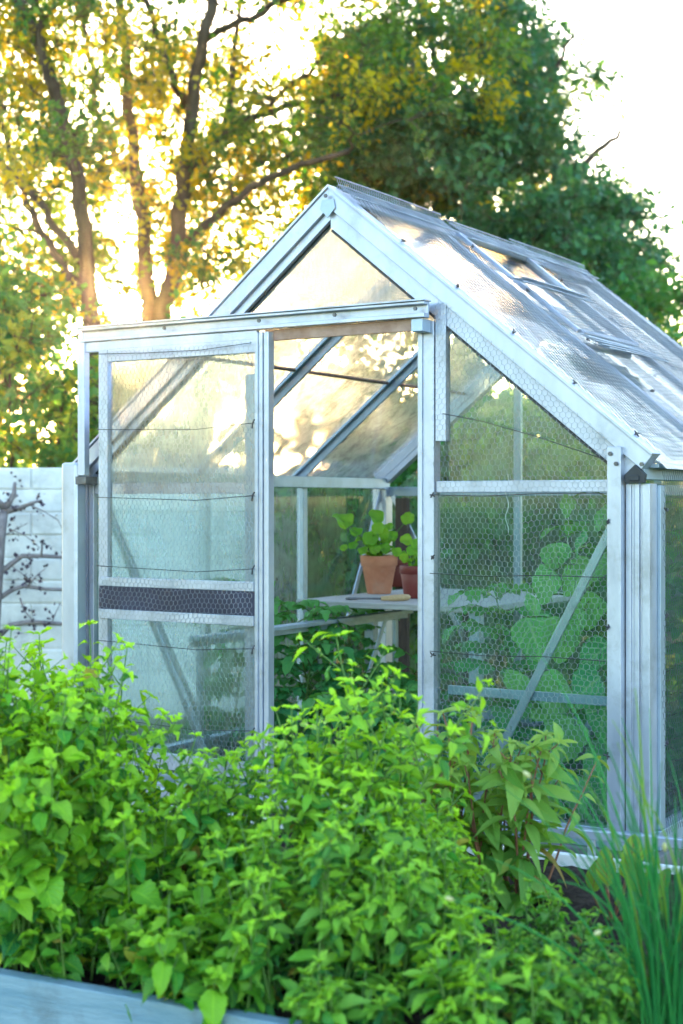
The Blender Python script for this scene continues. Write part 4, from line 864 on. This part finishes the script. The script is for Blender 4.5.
# low growth along the near board
for px_, Z_, h_, lb in ((20, 2.80, .30, 'low lemon balm spilling over the near board at the far left'), (88, 2.74, .26, 'low lemon balm against the near board beside the broad leaved bush'), (150, 2.66, .24, 'low lemon balm with drooping leaves at the near board below the door'), (212, 2.58, .20, 'low lemon balm by the near board in front of the tall mint')):
    herb('lemon_balm', lb, 'herb', bedp(px_, Z_), h_, 16, .13, T_BALM, 'balm', .050, shoots=.4, young=.35, lean=.5)
herb('lemon_balm', 'upright lemon balm with yellow tips in front of the white wall', 'herb', bedp(30, 3.08), .70, 16, .14, T_BALM, 'balm', .044, shoots=.6, young=.7)
herb('mint', 'low mint at the near board in the middle of the bed', 'herb', bedp(345, 2.42), .17, 18, .13, T_MINT, 'mint', .044, shoots=.5, young=.4, lean=.4)

# thin scattering volume added to give the sun a bloom-like glow
hz_ = MB(); hz_.box((-402, -402, -1.2), (402, 402, 14.)); hm, nt, out = mat('bloom_haze_volume'); pv = N(nt, 'VolumePrincipled', Density=.00045, Anisotropy=.88); pv.inputs['Color'].default_value = (.96,.95,.93,1); L(nt, pv.outputs[0], out.inputs['Volume'])
tag(hz_.build('bloom_haze', hm), kind='stuff')

# ================================================================== LIGHT, SKY, CAMERA
el = math.asin(sd[2]); az = math.atan2(sd[0], sd[1])
sun = bpy.data.lights.new('sun', 'SUN'); sun.energy = 5.0; sun.angle = R(.6); sun.color = (1., .56, .20)
so = bpy.data.objects.new('sun', sun); COL.objects.link(so); so.rotation_euler = Vector(sd).to_track_quat('Z', 'Y').to_euler()
w = bpy.data.worlds.new('World'); scn.world = w; w.use_nodes = True; nt = w.node_tree; nt.nodes.clear()
out = N(nt, 'OutputWorld'); bg = N(nt, 'Background'); sky = N(nt, 'TexSky', sky_type='NISHITA'); sky.sun_disc = False; sky.sun_elevation = el; sky.sun_rotation = az
sky.air_density = 1.0; sky.dust_density = 1.2; sky.ozone_density = 1.5; sky.altitude = 50
bg.inputs[1].default_value = .15
# the sun's bright disc and its aureole in the hazy air, by direction
ge = N(nt, 'TexCoord'); dp = N(nt, 'VectorMath', operation='DOT_PRODUCT'); nv_ = N(nt, 'VectorMath', operation='NORMALIZE'); L(nt, ge.outputs['Generated'], nv_.inputs[0]); L(nt, nv_.outputs[0], dp.inputs[0]); dp.inputs[1].default_value = tuple(sd)
def lobe(pw, amp, c):
    a = N(nt, 'Math', operation='MAXIMUM'); L(nt, dp.outputs['Value'], a.inputs[0]); a.inputs[1].default_value = 0
    p_ = N(nt, 'Math', operation='POWER'); L(nt, a.outputs[0], p_.inputs[0]); p_.inputs[1].default_value = pw
    m_ = N(nt, 'VectorMath', operation='SCALE'); m_.inputs[0].default_value = c; s_ = N(nt, 'Math', operation='MULTIPLY'); L(nt, p_.outputs[0], s_.inputs[0]); s_.inputs[1].default_value = amp; L(nt, s_.outputs[0], m_.inputs['Scale']); return m_.outputs[0]
acc = sky.outputs[0]
for pw, amp, c in ((26000, 900, (1,.9,.7)), (900, 14, (1,.66,.28)), (90, 1.6, (1,.60,.22))):
    v = N(nt, 'VectorMath', operation='ADD'); L(nt, acc, v.inputs[0]); L(nt, lobe(pw, amp, c), v.inputs[1]); acc = v.outputs[0]
L(nt, acc, bg.inputs[0]); L(nt, bg.outputs[0], out.inputs[0])
cam = bpy.data.cameras.new('camera'); co = bpy.data.objects.new('camera', cam); COL.objects.link(co); scn.camera = co
co.location = tuple(CAM); co.rotation_euler = (R(90), 0, YAW); cam.sensor_fit = 'HORIZONTAL'; cam.sensor_width = 24; cam.lens = 24*FPX/683; cam.shift_y = -(512-HOR)/683; cam.clip_start = .05; cam.clip_end = 2000
cam.dof.use_dof = True; cam.dof.focus_distance = 4.1; cam.dof.aperture_fstop = 3.5; cam.dof.aperture_blades = 9
scn.view_settings.view_transform = 'Standard'; scn.view_settings.look = 'None'; scn.view_settings.exposure = 3.3; scn.view_settings.gamma = 1
scn.render.engine = 'CYCLES'; cy = scn.cycles; cy.max_bounces = 10; cy.transparent_max_bounces = 24; cy.transmission_bounces = 8; cy.diffuse_bounces = 4; cy.glossy_bounces = 4; cy.caustics_reflective = False; cy.caustics_refractive = False; cy.sample_clamp_indirect = 8; cy.use_denoising = True
try: cy.denoiser = 'OPENIMAGEDENOISE'; cy.denoising_prefilter = 'ACCURATE'
except Exception: pass
